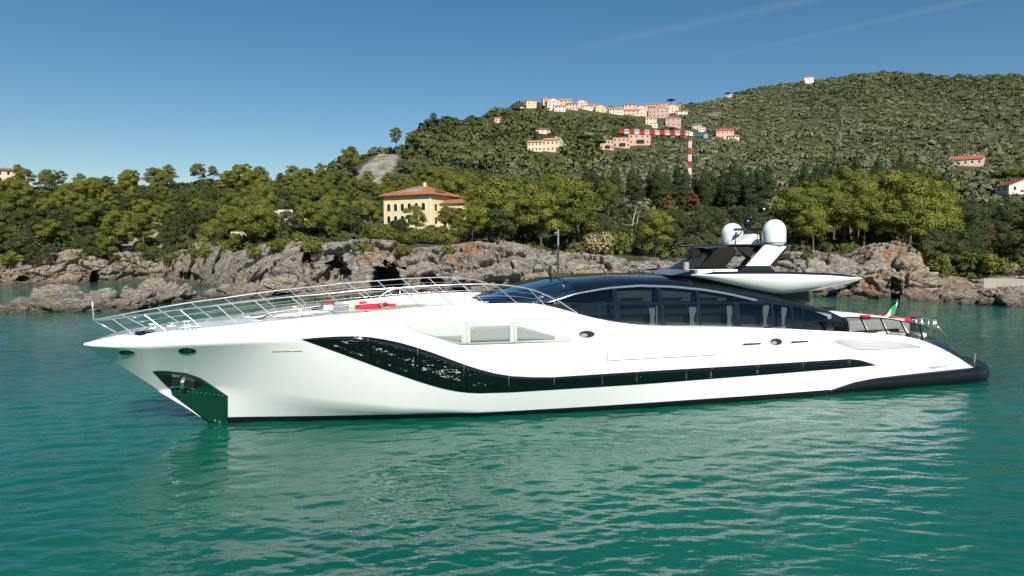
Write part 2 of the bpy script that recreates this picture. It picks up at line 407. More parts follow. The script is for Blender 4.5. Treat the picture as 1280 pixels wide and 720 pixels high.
c1 = cells(q / np.array([5.5, 5.5, 3.2])); c2 = cells(q / np.array([2.1, 2.1, 1.2]) + 5)
disp = (c1[1] - .5) * 3.1 + (c2[1] - .5) * 1.5 - np.clip(.16 - c1[2], 0, .16) * 8 - np.clip(.14 - c2[2], 0, .14) * 4 \
     + fbm(q / 11.0, 3) * 2.2 + fbm(q / np.array([1.6, 1.6, .6]), 4, ridged=True) * .38
fade = np.repeat(np.interp(s, [0, .1, .3, .9, 1], [.25, .45, 1, .9, .3])[None, :], len(CU), 0).ravel()
hs = np.clip(np.repeat(ztop[:, None], NR, 1).ravel() / 7, .35, 1)
out = np.stack([-np.sin(A2), -np.cos(A2), np.zeros_like(A2)], -1).reshape(-1, 3)
V = P0 + out * (disp * fade * hs)[:, None]; V[:, 2] += disp * fade * hs * .35
# caves: rock eaten away backwards below an overhang
UU = np.repeat(CU[:, None], NR, 1).ravel()
for (cu, cz, ru, rz, dp) in [(484, 1.6, 21, 3.9, 13), (421, 3.6, 15, 2.6, 10), (384, 5.0, 7, 2.4, 6), (540, 1.5, 16, 1.7, 6), (575, 1.2, 12, 1.3, 5), (1037, 1.2, 9, 2.6, 5), (1120, 1.2, 7, 2.4, 5), (28, .8, 10, 1.2, 4), (118, .9, 6, 1.6, 5), (238, 1.2, 14, 1.3, 5)]:
    r = ((UU - cu) / ru) ** 2 + ((V[:, 2] - cz) / rz) ** 2
    r = r * (1 + .55 * fbm(P0 / 2.3 + cu, 2)) + .25 * fbm(P0 / .9, 2)
    k = np.clip(1.5 - r * 1.5, 0, 1) ** .6 * ((P0[:, 2] > -2))
    V -= out * (k * dp)[:, None]
V[:, 2] = np.where(np.repeat(s[None, :], len(CU), 0).ravel() < .02, np.minimum(V[:, 2], -.8), V[:, 2])
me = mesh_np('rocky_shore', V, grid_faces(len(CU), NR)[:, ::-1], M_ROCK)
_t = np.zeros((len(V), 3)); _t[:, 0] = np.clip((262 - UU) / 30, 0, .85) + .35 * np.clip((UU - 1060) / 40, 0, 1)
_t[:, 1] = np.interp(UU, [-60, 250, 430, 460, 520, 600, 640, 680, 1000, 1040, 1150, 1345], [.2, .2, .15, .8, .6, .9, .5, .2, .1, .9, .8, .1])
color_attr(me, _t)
tag(link('rocky_shore', me), kind='structure')

def rock(name, label, u, D, size, z=0.0, seed=0, tint=(0, .2, 0), cut=-.4, n=5, group=None, cat='rock', rz=0.0, blocky=1.0):
    bm = bmesh.new(); bmesh.ops.create_icosphere(bm, subdivisions=n, radius=1)
    V = np.array([v.co[:] for v in bm.verts]); F = np.array([[v.index for v in f.verts] for f in bm.faces]); bm.free()
    nrm = V.copy(); q = V * np.array(size)
    sc = min(size) * .9 + .4
    qs = q + seed * 13.7; qr = qs @ np.array([[.95, .2, -.28], [-.2, .97, .1], [.28, -.05, .95]])
    c1 = cells(qr / np.array([1.5, 1.5, .8]) / sc); c2 = cells(qr / np.array([.62, .62, .32]) / sc)
    d = (c1[1] - .5) * .55 * sc * blocky + (c2[1] - .5) * .26 * sc * blocky - np.clip(.14 - c1[2], 0, .14) * 1.6 * sc + fbm(qs / sc / 1.4, 4) * .38 * sc + fbm(qr / np.array([.5, .5, .2]) / sc, 3, ridged=True) * .07 * sc
    q = q + nrm * d[:, None]
    q[:, 2] = np.where(q[:, 2] < 0, q[:, 2] * .6, q[:, 2])
    me = mesh_np(name, q, F, M_ROCK); color_attr(me, np.tile(np.array(tint, float), (len(q), 1)))
    x, y = pos(u, D); o = link(name, me, None, (x, y, z), (0, 0, rz))
    return tag(o, label, cat, group)
rock('rock_islet', 'long low dark islet of layered rock off the left headland', 86, 107, (9.5, 3.0, 2.5), -.3, 3, (0, .1, 0), n=6, rz=.05)
rock('rock_islet', 'stepped dark rock joined to the right end of the long low islet', 152, 108, (4.6, 2.4, 2.2), -.2, 8, (0, .1, 0), n=6)
rock('rock_islet', 'small flat rock at the far left tip of the dark islet', 14, 108, (3.0, 1.6, .9), -.2, 5, (0, .1, 0))
rock('rock_islet', 'pale grey rounded islet between the dark islet and the shore', 208, 117, (3.9, 2.7, 3.2), -.2, 11, (.1, .1, 0), n=6)
rock('rock_islet', 'low brown ledge trailing right from the pale grey islet', 238, 116, (3.6, 1.6, 1.0), -.2, 15, (0, .2, 0))
rock('boulder', 'big smooth beige slab leaning on the grey shore rocks', 356, 121, (4.0, 2.4, 2.0), 1.4, 21, (.9, .1, 0), n=6, blocky=.6)
rock('boulder', 'wide brown boulder in front of the beige slab', 300, 122, (5.2, 3.0, 1.9), .2, 25, (.2, .2, 0), n=6)
rock('boulder', 'long dark ledge of rock along the water left of the sea cave', 420, 117, (6.5, 2.5, 2.0), .3, 27, (0, .3, 0), n=6)
rock('boulder', 'dark rounded rock in the water at the right edge', 1262, 122, (4.2, 2.4, 2.1), -.1, 31, (0, 0, 0), n=6)
rock('boulder', 'small dark rock breaking the water left of the rounded one', 1210, 120, (1.1, .8, .55), 0, 33, (0, 0, 0), n=4)
rock('boulder', 'tilted pale slab at the foot of the bushes on the right', 1196, 127, (3.0, 2.0, 1.1), .5, 35, (.9, .1, 0))
rock('boulder', 'grey ribbed hump of rock behind the yacht\'s white wing', 1034, 131, (5.5, 4.5, 4.6), 1.5, 37, (0, .1, 0), n=6)
rock('boulder', 'orange stained crag with a sheer left face', 1092, 131, (3.6, 3.5, 6.0), 1.5, 41, (.7, 1.2, 0), n=6, blocky=1.3)
rock('boulder', 'tall sloping beige crag right of the orange stained one', 1140, 131, (4.4, 3.6, 5.4), 1.2, 43, (.8, .5, 0), n=6, blocky=1.2)
mb = MB(); mb.box((0, 0, 0), (9.5, 1.2, 3.2))
o = mb.build('retaining_wall', plain('pale_render', (.42, .38, .32), .9, var=.25, scale=.6, bump=.05), bevel=.05)
x, y = pos(1276, 134); o.location = (x, y, 1.7); o.rotation_euler = (0, 0, -.6); tag(o, 'low pale concrete wall at the water on the right edge', 'wall')

# ------------------------------------------------------------------ the sea
RR = np.concatenate([np.geomspace(.5, 11, 36), np.geomspace(11.05, 95, 680), np.geomspace(96, 320, 110), np.geomspace(330, 9000, 36)])
TT = np.concatenate([np.linspace(-math.pi, -.92, 46)[:-1], np.linspace(-.92, .92, 1250), np.linspace(.92, math.pi, 46)[1:-1]])
R2, T2 = np.meshgrid(RR, TT, indexing='ij'); X = (R2 * np.sin(T2)).ravel().astype(np.float32); Y = (R2 * np.cos(T2)).ravel().astype(np.float32)
r = R2.ravel(); Z = np.zeros_like(X); wr = np.random.default_rng(21)
NWAVE = 64
lam = np.geomspace(.25, 3.0, NWAVE)
for k in range(NWAVE):
    th = math.radians(-80) + wr.normal(0, .50); kk = 2 * math.pi / lam[k]; slope = .0205 + .007 * math.sin(k * 1.7)
    if lam[k] > 1.3: slope *= .62
    a = slope / kk; ph = wr.uniform(0, 6.28)
    lim = lam[k] * 75
    f = np.clip((lim - r) / (lim * .5), 0, 1)
    w = np.sin(kk * (X * math.cos(th) + Y * math.sin(th)) + ph)
    Z += (a * f * (w + .22 * np.cos(2 * (kk * (X * math.cos(th) + Y * math.sin(th)) + ph)))).astype(np.float32)
me = mesh_np('sea', np.stack([X, Y, Z], -1), grid_faces(len(RR), len(TT), True))
M_SEA, N, L, b = nmat('sea_water')
geo = N.new('ShaderNodeNewGeometry')
mp = N.new('ShaderNodeMapping'); mp.inputs['Scale'].default_value = (.45, 1.35, 1); mp.inputs['Rotation'].default_value = (0, 0, .15); L.new(geo.outputs['Position'], mp.inputs['Vector'])
n1 = N.new('ShaderNodeTexNoise'); n1.inputs['Scale'].default_value = 4.2; n1.inputs['Detail'].default_value = 3; L.new(mp.outputs[0], n1.inputs['Vector'])
n2 = N.new('ShaderNodeTexNoise'); n2.inputs['Scale'].default_value = .55; n2.inputs['Detail'].default_value = 4; L.new(mp.outputs[0], n2.inputs['Vector'])
n3 = N.new('ShaderNodeTexNoise'); n3.inputs['Scale'].default_value = .03; n3.inputs['Detail'].default_value = 3; L.new(geo.outputs['Position'], n3.inputs['Vector'])
ln = N.new('ShaderNodeVectorMath'); ln.operation = 'LENGTH'; L.new(geo.outputs['Position'], ln.inputs[0])
far = N.new('ShaderNodeMapRange'); far.inputs[1].default_value = 40; far.inputs[2].default_value = 130; far.inputs[3].default_value = 0.012; far.inputs[4].default_value = .42; L.new(ln.outputs['Value'], far.inputs[0])
m1 = N.new('ShaderNodeMath'); m1.operation = 'MULTIPLY'; m1.inputs[1].default_value = .028; L.new(n1.outputs[0], m1.inputs[0])
m2 = N.new('ShaderNodeMath'); m2.operation = 'MULTIPLY_ADD'; L.new(n2.outputs[0], m2.inputs[0]); L.new(far.outputs[0], m2.inputs[1]); L.new(m1.outputs[0], m2.inputs[2])
bp = N.new('ShaderNodeBump'); bp.inputs['Strength'].default_value = .8; bp.inputs['Distance'].default_value = 1; L.new(m2.outputs[0], bp.inputs['Height'])
L.new(bp.outputs[0], b.inputs['Normal'])
cr = N.new('ShaderNodeValToRGB'); e = cr.color_ramp.elements
e[0].position = .38; e[0].color = (.0035, .074, .052, 1); e[1].position = .62; e[1].color = (.006, .114, .075, 1)
L.new(n3.outputs[0], cr.inputs[0]); L.new(cr.outputs[0], b.inputs['Base Color'])
b.inputs['Roughness'].default_value = .038; b.inputs['IOR'].default_value = 1.40
b.subsurface_method = 'BURLEY'; b.inputs['Subsurface Weight'].default_value = 1; b.inputs['Subsurface Radius'].default_value = (.5, 1.4, 1.2); b.inputs['Subsurface Scale'].default_value = 4.0
me.materials.append(M_SEA)
tag(link('sea', me), kind='structure')
# ------------------------------------------------------------------ the motor yacht
YTH = math.radians(19); YS = np.array([-13.3, 31.9, 0.0])
YAX = np.array([math.cos(YTH), math.sin(YTH), 0]); YAY = np.array([-math.sin(YTH), math.cos(YTH), 0])
def to_local(P):
    r = np.asarray(P) - YS; return np.array([r @ YAX, r @ YAY, P[2]])
CL = to_local(CO)
def lray(u, v):
    d = ray(u, v); return np.array([d @ YAX, d @ YAY, d[2]])
def on_plane(u, v, b):
    d = lray(u, v); t = (-b - CL[1]) / d[1]; return CL + t * d
def on_b(u, v, bf):
    b = bf(20.0)
    for _ in range(50):
        P = on_plane(u, v, b); b = .5 * b + .5 * float(bf(P[0]))
    return P
def on_level(u, v, z):
    d = lray(u, v); t = (z - CL[2]) / d[2]; return CL + t * d

yacht = empty('motor_yacht', tuple(YS), YTH)
tag(yacht, 'long white motor yacht with black superstructure anchored in the bay', 'yacht')

M_WHITE, N, L, b = nmat('gelcoat_white')
b.inputs['Base Color'].default_value = (.80, .80, .79, 1); b.inputs['Roughness'].default_value = .12; b.inputs['Coat Weight'].default_value = .6; b.inputs['Coat Roughness'].default_value = .03
M_HULL, N, L, b = nmat('hull_paint')      # white topsides over a black antifouling boot
tc = N.new('ShaderNodeTexCoord'); sp = N.new('ShaderNodeSeparateXYZ'); L.new(tc.outputs['Object'], sp.inputs[0])
lt = N.new('ShaderNodeMath'); lt.operation = 'GREATER_THAN'; lt.inputs[1].default_value = .30; L.new(sp.outputs[2], lt.inputs[0])
mx = N.new('ShaderNodeMix'); mx.data_type = 'RGBA'; L.new(lt.outputs[0], mx.inputs[0]); mx.inputs[6].default_value = (.006, .007, .008, 1); mx.inputs[7].default_value = (.80, .80, .79, 1)
L.new(mx.outputs[2], b.inputs['Base Color']); b.inputs['Roughness'].default_value = .34; b.inputs['Coat Weight'].default_value = .15; b.inputs['Coat Roughness'].default_value = .12
M_BLACK = plain('black_gloss_paint', (.006, .0075, .012), .12, coat=.4)
M_BAND = plain('black_glass', (.003, .003, .004), .015, spec=1.0)
M_BAND.node_tree.nodes['Principled BSDF'].inputs['IOR'].default_value = 1.47
M_TINT = plain('blue_tinted_glass', (.004, .016, .035), .02, spec=1, coat=1)
M_TINT.node_tree.nodes['Principled BSDF'].inputs['IOR'].default_value = 2.0
M_STEEL = plain('polished_steel', (.80, .80, .79), .28, metal=.9)
M_DARKST = plain('dark_steel', (.16, .15, .14), .3, metal=.8, var=.5, scale=4)
M_STEM_REFL = plain('stem_plate_reflected_green', (.006, .045, .026), .12, spec=.5)  # steel plate; the green water it mirrors is put into the base colour
M_GREY = plain('grey_panel', (.27, .29, .28), .12)
M_PALE = plain('pale_grey_panel', (.50, .52, .51), .2)
M_SEAM = plain('seam_grey', (.14, .14, .14), .5)
M_LOUV = plain('louvre_grey', (.54, .54, .54), .5, var=.15, scale=6)
M_RED = plain('red_fabric', (.52, .012, .03), .85, var=.2, scale=5)
M_BEIGE = plain('beige_fabric', (.50, .40, .31), .85)
M_CUSH = plain('white_vinyl', (.78, .77, .75), .6)
M_RUB = plain('black_rubber', (.006, .008, .011), .3, spec=.35)
M_INT = plain('dark_saloon', (.02, .022, .022), .7)
M_CURT = plain('curtain_cloth', (.40, .39, .35), .9)
M_TEAK = plain('teak_deck', (.28, .19, .11), .7, var=.2, scale=8)
M_CHROME = plain('chrome_strip', (.62, .65, .68), .25, metal=.9)
M_CAB, N, L, b = nmat('saloon_glass')
out = N['Material Output']; N.remove(b)
tr = N.new('ShaderNodeBsdfTransparent'); tr.inputs[0].default_value = (.40, .47, .47, 1)
gl = N.new('ShaderNodeBsdfGlossy'); gl.inputs['Roughness'].default_value = .02; gl.inputs[0].default_value = (.85, .95, 1, 1)
fr = N.new('ShaderNodeFresnel'); fr.inputs[0].default_value = 1.5; ms = N.new('ShaderNodeMixShader')
L.new(fr.outputs[0], ms.inputs[0]); L.new(tr.outputs[0], ms.inputs[1]); L.new(gl.outputs[0], ms.inputs[2]); L.new(ms.outputs[0], out.inputs[0])

def tb(xs, ys): return lambda s: np.interp(s, xs, ys)
SB = tb([-5.94, -5.5, -4.5, -3, 0, 5, 10, 16, 22, 30, 38, 43], [0.02, .55, 1.35, 2.05, 2.75, 3.6, 4.15, 4.5, 4.6, 4.6, 4.56, 4.4])
SZ = tb([-5.94, -5.2, -4.5, -2.6, .3, 3.9, 8.5, 11, 13, 14, 15, 16.6, 17.9, 19.25, 21, 23.9, 29, 33.6, 36.6, 37.8, 38.6, 39.6, 40.65, 42.3, 43],
        [3.95, 4.20, 4.38, 4.59, 4.85, 5.17, 5.52, 5.61, 5.61, 5.52, 5.29, 4.82, 4.54, 4.34, 4.21, 4.09, 3.76, 3.4, 3.08, 2.85, 2.62, 2.27, 1.83, .98, .7])
KZ = tb([-5.94, -2.6, .6, 3.3, 5.3, 7.4, 8.9, 10.4, 11.9, 13.5, 16, 43], [3.9, 4.03, 4.13, 4.2, 4.3, 3.95, 3.45, 2.85, 2.4, 2.15, 1.95, 1.5])
KB = lambda s: SB(s) + .14 * np.clip((s + 5.94) / 3, 0, 1) * np.interp(s, [36, 43], [1, .3])
CB = tb([-5.94, -3, -1.5, 0, 2.2, 4, 7.5, 11.3, 19.7, 27, 32, 43], [0, 0, .45, 1.0, 1.75, 2.25, 2.85, 3.35, 4.0, 4.45, 4.6, 4.4])
STZ = tb([-5.94, -4.56, -2.98, -2, -.94, 0, 2, 6, 43], [3.88, 2.87, 1.6, .87, 0, -.6, -1.2, -1.6, -1.0])
CZ0 = tb([-3, -1.5, 0, 2.2, 4, 7.5, 11.3, 16, 43], [1.7, 1.85, 1.78, 1.45, 1.12, .62, .28, .05, -.08])
def CZ(s): return np.where(s < -3, np.minimum(STZ(s), 3.88), np.maximum(CZ0(s), STZ(s)))
def sm(f, w=.9):   # round the corners of a table
    o = np.linspace(-w, w, 9); k = np.hanning(11)[1:-1]; k /= k.sum()
    return lambda s: sum(kk * f(np.asarray(s, float) + oo) for oo, kk in zip(o, k))
SZs = sm(SZ, .55); KZs = sm(KZ, .8); CBs = sm(CB, .8); SBs = lambda s: np.where(np.asarray(s) < -3.2, SB(s), sm(SB, .8)(s))
KBs = lambda s: SBs(s) + .08 * np.clip((np.asarray(s, float) + 5.94) / 3, 0, 1) * np.interp(s, [36, 43], [1, .3])
def section(s):
    bs, zs, bk, zk, bc, zc = [float(f(s)) for f in (SBs, SZs, KBs, KZs, CBs, CZ)]
    zk = min(zk, zs - .03); zc = min(zc, zk - .005); bc = min(bc, bk)
    P = []
    zkeel = min(float(STZ(s)), zc)
    for t in np.linspace(0, 1, 7)[:-1]: P.append((bc * t, zkeel + (zc - zkeel) * t))
    hol = float(np.interp(s, [-5, 1, 4, 9, 14], [.47, .48, .64, .64, .55])); hz = float(np.interp(s, [-5, 1, 4, 14], [.5, .56, .5, .5]))
    cbx, cbz = bc + hol * (bk - bc), zc + hz * (zk - zc)
    for t in np.linspace(0, 1, 17)[:-1]:
        P.append(((1 - t) ** 2 * bc + 2 * t * (1 - t) * cbx + t * t * bk, (1 - t) ** 2 * zc + 2 * t * (1 - t) * cbz + t * t * zk))
    # bulged topside from the knuckle to the rounded sheer
    e0, e1 = np.array([bk, zk]), np.array([bs - .10, zs]); h = zs - zk
    c1 = np.array([bk + .02, zk + .45 * h]); c2 = np.array([bs + .04, zs - min(.22, .12 * h)])
    for t in np.linspace(0, 1, 21):
        p = (1 - t) ** 3 * e0 + 3 * t * (1 - t) ** 2 * c1 + 3 * t * t * (1 - t) * c2 + t ** 3 * e1; P.append((max(float(p[0]), 0), float(p[1])))
    return P
ST = np.concatenate([np.linspace(-5.94, -3, 26), np.linspace(-2.9, 16, 130), np.linspace(16.2, 37, 80), np.linspace(37.2, 43, 34)])
SEC = np.array([section(s) for s in ST])                # (stations, points, 2)
npnt = SEC.shape[1]
Vp = np.stack([np.repeat(ST[:, None], npnt, 1), -SEC[:, :, 0], SEC[:, :, 1]], -1)
Vs = Vp.copy(); Vs[..., 1] *= -1
Fp = grid_faces(len(ST), npnt); nv = len(ST) * npnt
V = np.concatenate([Vp.reshape(-1, 3), Vs.reshape(-1, 3)]); F = np.concatenate([Fp, Fp[:, ::-1] + nv])
# transom cap
i0 = (len(ST) - 1) * npnt; capf = []
for k in range(npnt - 1): capf.append((i0 + k, i0 + k + 1, nv + i0 + k + 1, nv + i0 + k))
F = np.concatenate([F, np.array(capf)])
me = mesh_np('hull', V, F, M_HULL); hull = link('hull', me, yacht)
BV = BVHTree.FromPolygons([Vector(p) for p in Vp.reshape(-1, 3)], [tuple(int(q) for q in f) for f in Fp])
def on_hull(u, v):
    d = Vector(lray(u, v)).normalized(); h = BV.ray_cast(Vector(CL), d)
    if h[0] is None:
        P = Vector(on_plane(u, v, 0)); h = BV.find_nearest(P)
    n = Vector(h[1])
    if n.y > 0: n = -n
    return np.array(h[0]), np.array(n)
# deck
dk = []
for s in ST:
    bs = max(float(SBs(s)) - .10, .01); z = float(SZs(s))
    drop = float(np.interp(s, [29, 31, 36, 37], [.0, .55, .55, 0])) + (max(0, z - 5.22) if s < 14 else 0); cam_ = float(np.interp(s, [-6, 0, 3, 13, 15, 36, 38, 40, 41.5, 42.5, 43], [.02, .08, .02, .02, .1, .10, .35, .7, 1.15, 1.05, .7]))
    inner = max(bs - .16, .005)
    row = [(-bs, z), (-inner, z - .0)] + [(-inner * (1 - .04 * 1), z - drop)]
    row = [(-bs, z), (-inner, z - .004), (-inner * .97, z - drop + .02)] + [(inner * .97 * t, z - drop + cam_ * (1 - t * t if s < 36.5 else 1 - t ** 8)) for t in np.linspace(-.95, .95, 15)] + [(inner * .97, z - drop + .02), (inner, z - .004), (bs, z)]
    dk.append([(s, y, zz) for y, zz in row])
dk = np.array(dk); ndk = dk.shape[1]
lim = np.where(ST <= 37.0)[0][-1] + 1
link('deck', mesh_np('deck', dk[:lim].reshape(-1, 3), grid_faces(lim, ndk)[:, ::-1], M_WHITE), yacht)
tsm = dk[lim - 1:].copy(); tsm[:, :, 2] += .012
link('stern_slope', mesh_np('stern_slope', tsm.reshape(-1, 3), grid_faces(len(tsm), ndk)[:, ::-1], M_BLACK), yacht)

# ---- pieces that lie on the hull skin
def strip(pts):
    a = np.array(pts, float); return lambda u: np.interp(u, a[:, 0], a[:, 1])
def skin(name, top, bot, mat, parent, u0=None, u1=None, nc=60, nr=8, off=.012, src=on_hull, dep=.03):
    T, B = strip(top), strip(bot)
    u0 = top[0][0] if u0 is None else u0; u1 = top[-1][0] if u1 is None else u1
    G = np.zeros((nc, nr, 3)); Nn = np.zeros((nc, nr, 3))
    for i, u in enumerate(np.linspace(u0, u1, nc)):
        t, bt = T(u), B(u)
        for j, v in enumerate(np.linspace(t, bt, nr)):
            G[i, j], Nn[i, j] = src(u, v)
    G = G + Nn * off; V = G.reshape(-1, 3); F = [tuple(f) for f in grid_faces(nc, nr)]
    loop = [(i, 0) for i in range(nc)] + [(nc - 1, j) for j in range(1, nr)] + [(i, nr - 1) for i in range(nc - 2, -1, -1)] + [(0, j) for j in range(nr - 2, 0, -1)]
    base = len(V); W = [G[i, j] - Nn[i, j] * dep for i, j in loop]
    V = np.concatenate([V, np.array(W)]); n = len(loop)
    for k in range(n):
        a = loop[k][0] * nr + loop[k][1]; c = loop[(k + 1) % n][0] * nr + loop[(k + 1) % n][1]
        F.append((a, c, base + (k + 1) % n, base + k))
    me = mesh_np(name, V, F, mat, True)
    for p in me.polygons[-n:]: p.use_smooth = False
    bm = bmesh.new(); bm.from_mesh(me); bmesh.ops.recalc_face_normals(bm, faces=bm.faces); bm.to_mesh(me); bm.free()
    return link(name, me, parent)
def disc(name, u, v, ru, rv, mat, parent, off=.014, n=28, inner=None):
    C0, nn = on_hull(u, v); pts = [(on_hull(u + ru * math.cos(t) , v + rv * math.sin(t)))[0] + nn * off for t in np.linspace(0, 2 * math.pi, n, endpoint=False)]
    mb = MB(); mb.prism(pts, (0, 0, 0), tuple(-nn * .05)); return mb.build(name, mat, parent)
def line(name, pts, r, mat, parent, off=.0):
    mb = MB(); P = []
    for (a, c) in zip(pts[:-1], pts[1:]):
        k = max(2, int(abs(c[0] - a[0]) / 8) + 2)
        for t in np.linspace(0, 1, k)[(1 if P else 0):]:
            h, n = on_hull(a[0] + (c[0] - a[0]) * t, a[1] + (c[1] - a[1]) * t); P.append(h + n * off)
    mb.tube(P, r, 6); return mb.build(name, mat, parent, smooth=True)

btop = [(376, 424), (385, 423), (400, 421.7), (420, 420.6), (440, 420.2), (460, 421), (480, 424), (500, 428.3), (520, 434), (540, 440.5), (560, 448), (580, 455.5), (600, 462), (620, 467), (640, 470.2), (665, 471.5), (690, 471.5), (800, 464.4), (960, 455), (1040, 450), (1062, 448.6), (1075, 450), (1085, 453), (1095, 456.3)]
bbot = [(376, 424), (430, 443.5), (480, 462), (500, 469), (520, 476), (540, 482.2), (555, 486.2), (570, 489.2), (585, 491), (600, 491.6), (640, 490.4), (800, 480.5), (960, 468.2), (1040, 461.6), (1070, 459), (1095, 456.8)]
band = skin('window_band', btop, bbot, M_BAND, yacht, nc=240, nr=9, off=.010)
seams = [384, 460, 522, 580, 636, 693, 754, 797, 859, 890, 948, 1004, 1062, 1088]
TT_, BB_ = strip(btop), strip(bbot)
for a, c in zip(seams[:-1], seams[1:]):
    uu = np.linspace(a + .5, c - .5, 20)
    t = [(u, TT_(u) + min(.9, .2 * (BB_(u) - TT_(u)))) for u in uu]; q = [(u, BB_(u) - min(.9, .2 * (BB_(u) - TT_(u)))) for u in uu]
    skin('window_pane', t, q, M_BAND, band, nc=max(6, int((c - a) / 4)), nr=7, off=.020, dep=.006)
for u in seams[1:-1]:
    line('seam', [(u, TT_(u) + .6), (u, BB_(u) - .6)], .012, M_SEAM, band, .012)

rec = skin('recessed_window', [(507, 409.5), (580, 404.5), (645, 403.2), (714, 424.5)], [(507, 410), (545, 422), (575, 431.3), (590, 431.2), (645, 429.6), (714, 427)], M_PALE, yacht, nc=80, nr=8, off=.006, dep=.02)
skin('window_pane', [(545, 420.3), (577, 419)], [(545, 420.6), (577, 428)], M_GREY, rec, nc=14, nr=5, off=.014, dep=.01)
skin('window_pane', [(588, 408), (637.5, 406.5)], [(588, 428), (637.5, 426.3)], M_GREY, rec, nc=18, nr=6, off=.014, dep=.01)
skin('window_pane', [(646.5, 407), (693, 420.3)], [(646.5, 426), (693, 424.2)], M_GREY, rec, nc=18, nr=6, off=.014, dep=.01)
line('seam', [(583, 404.5), (584, 431)], .008, M_SEAM, rec, .008); line('seam', [(642.5, 403.4), (643.5, 429.4)], .008, M_SEAM, rec, .008)
line('seam', [(507, 409.5), (580, 404.2), (645, 402.9), (716, 425.5)], .009, M_SEAM, rec, .004)
line('panel_seam', [(640, 399.4), (737, 399.2)], .012, M_SEAM, yacht, .0)
line('panel_seam', [(760, 431), (759.3, 450.8), (905, 443.2), (905, 433)], .018, M_SEAM, yacht, .004)

for u, v, ru, rv in [(158, 440.3, 10.2, 3.3), (233.8, 438.4, 11.6, 4.2), (733.5, 417.7, 10.3, 4.9), (970, 427.2, 8, 4.6)]:
    p = disc('hawse_port', u, v, ru, rv, M_STEEL, yacht, .012)
    disc('dark_opening', u, v, ru * .90, rv * .82, M_BAND, p, .018)
    if u < 700: disc('roller', u + ru * .1, v + .1, ru * .5, rv * .45, M_DARKST, p, .024)
    else: disc('bollard', u - ru * .35, v + rv * .25, ru * .42, rv * .45, M_STEEL, p, .036)
for a, c, y0, y1 in [(928, 951, 430.8, 429.6), (988, 1010, 428.2, 426.8)]:
    skin('vent_slot', [(a, y0 - 1.5), (c, y1 - 1.1)], [(a, y0 + 1.2), (c, y1 + .8)], M_DARKST, yacht, nc=10, nr=3, off=.012)
disc('round_grille', 711, 440.7, 6.6, 3.0, M_LOUV, yacht, .012, n=8)
for k in range(3):
    u = 340 + k * 13; skin('lettering_bar', [(u, 439.3 - k * .25), (u + 12, 439.1 - k * .25)], [(u, 440.2 - k * .25), (u + 12, 440.0 - k * .25)], M_SEAM, yacht, nc=6, nr=3, off=.006)
gr = skin('air_grille', [(1033, 424.8), (1060, 424.6), (1095, 424.6), (1125, 427), (1157, 434)], [(1033, 425.2), (1060, 433.6), (1075, 437.6), (1100, 437), (1157, 434.5)], M_LOUV, yacht, nc=50, nr=9, off=.006)
for k in range(7):
    f = (k + .5) / 7; t = strip([(1033, 424.8), (1060, 424.6), (1095, 424.6), (1125, 427), (1157, 434)]); q = strip([(1033, 425.2), (1060, 433.6), (1075, 437.6), (1100, 437), (1157, 434.5)])
    line('slat', [(u, t(u) + f * (q(u) - t(u))) for u in np.linspace(1040, 1150, 10)], .014, M_PALE, gr, .012)
# name in small letters above the rub rail
def hull_text(txt, u0, v0, u1, v1, hpx, mat):
    cu = bpy.data.curves.new('lettering', 'FONT'); cu.body = txt; cu.size = 1; ob = bpy.data.objects.new('tmp', cu); COL.objects.link(ob)
    bpy.context.view_layer.update(); m0 = bpy.data.meshes.new_from_object(ob.evaluated_get(bpy.context.evaluated_depsgraph_get()))
    c = np.array([v.co[:] for v in m0.vertices]); F = [tuple(p.vertices) for p in m0.polygons]
    COL.objects.unlink(ob); bpy.data.objects.remove(ob)
    x0, x1 = c[:, 0].min(), c[:, 0].max(); hh = c[:, 1].max(); W = []
    for p in c:
        t = (p[0] - x0) / (x1 - x0); h, n = on_hull(u0 + (u1 - u0) * t + .25 * p[1] * hpx / hh, v0 + (v1 - v0) * t - p[1] / hh * hpx); W.append(h + n * .012)
    return link('lettering', mesh_np('lettering', W, F, mat, False), yacht)
hull_text('MANGUSTA GO', 1161, 461.4, 1183, 458.9, 2.8, M_BAND)

# stem plate with the anchor pocket
pt = [(191, 464), (200, 463.3), (210, 463.6), (232, 466), (240, 468.6), (250, 472), (262, 479.5), (285, 495)]
pb = [(191, 464.6), (210, 484.3), (213.5, 486), (214, 492.7), (240, 512), (262, 529.5), (285, 533)]
stem = skin('stem_plate', pt, pb, M_STEM_REFL, yacht, nc=48, nr=16, off=.014)
po = skin('anchor_pocket', [(198, 466.8), (215, 467), (235, 469), (246, 474), (252.5, 480)], [(198, 467.2), (209, 478), (214, 482.5), (226, 482), (236, 481), (246, 484.5), (252.5, 481)], plain('pocket_dark', (.01, .01, .01), .6), yacht, nc=26, nr=8, off=.022)
skin('anchor_fluke', [(215.5, 468), (226, 468.6), (226.2, 469)], [(215.5, 481.6), (226, 480.6), (226.2, 480)], M_DARKST, po, nc=8, nr=6, off=.10, dep=.1)
skin('anchor_shank', [(227, 473), (231.5, 473.5)], [(227, 482), (231.5, 482)], M_STEEL, po, nc=4, nr=4, off=.2, dep=.2)
skin('anchor_fluke', [(232.5, 470), (244.5, 474.5)], [(232.5, 481), (244.5, 484.8)], M_DARKST, po, nc=8, nr=6, off=.10, dep=.1)
line('pocket_lip', [(214, 483.6), (226, 482.2), (231, 482), (244, 486.5)], .045, M_STEEL, po, .03)
mb = MB()
for t in np.linspace(0, 1, 12):
    h, n = on_hull(219 + 60 * t, 487 + 7 * t); mb.lathe(tuple(h + n * .015), [(.018, -.02), (.018, .02)], 6)
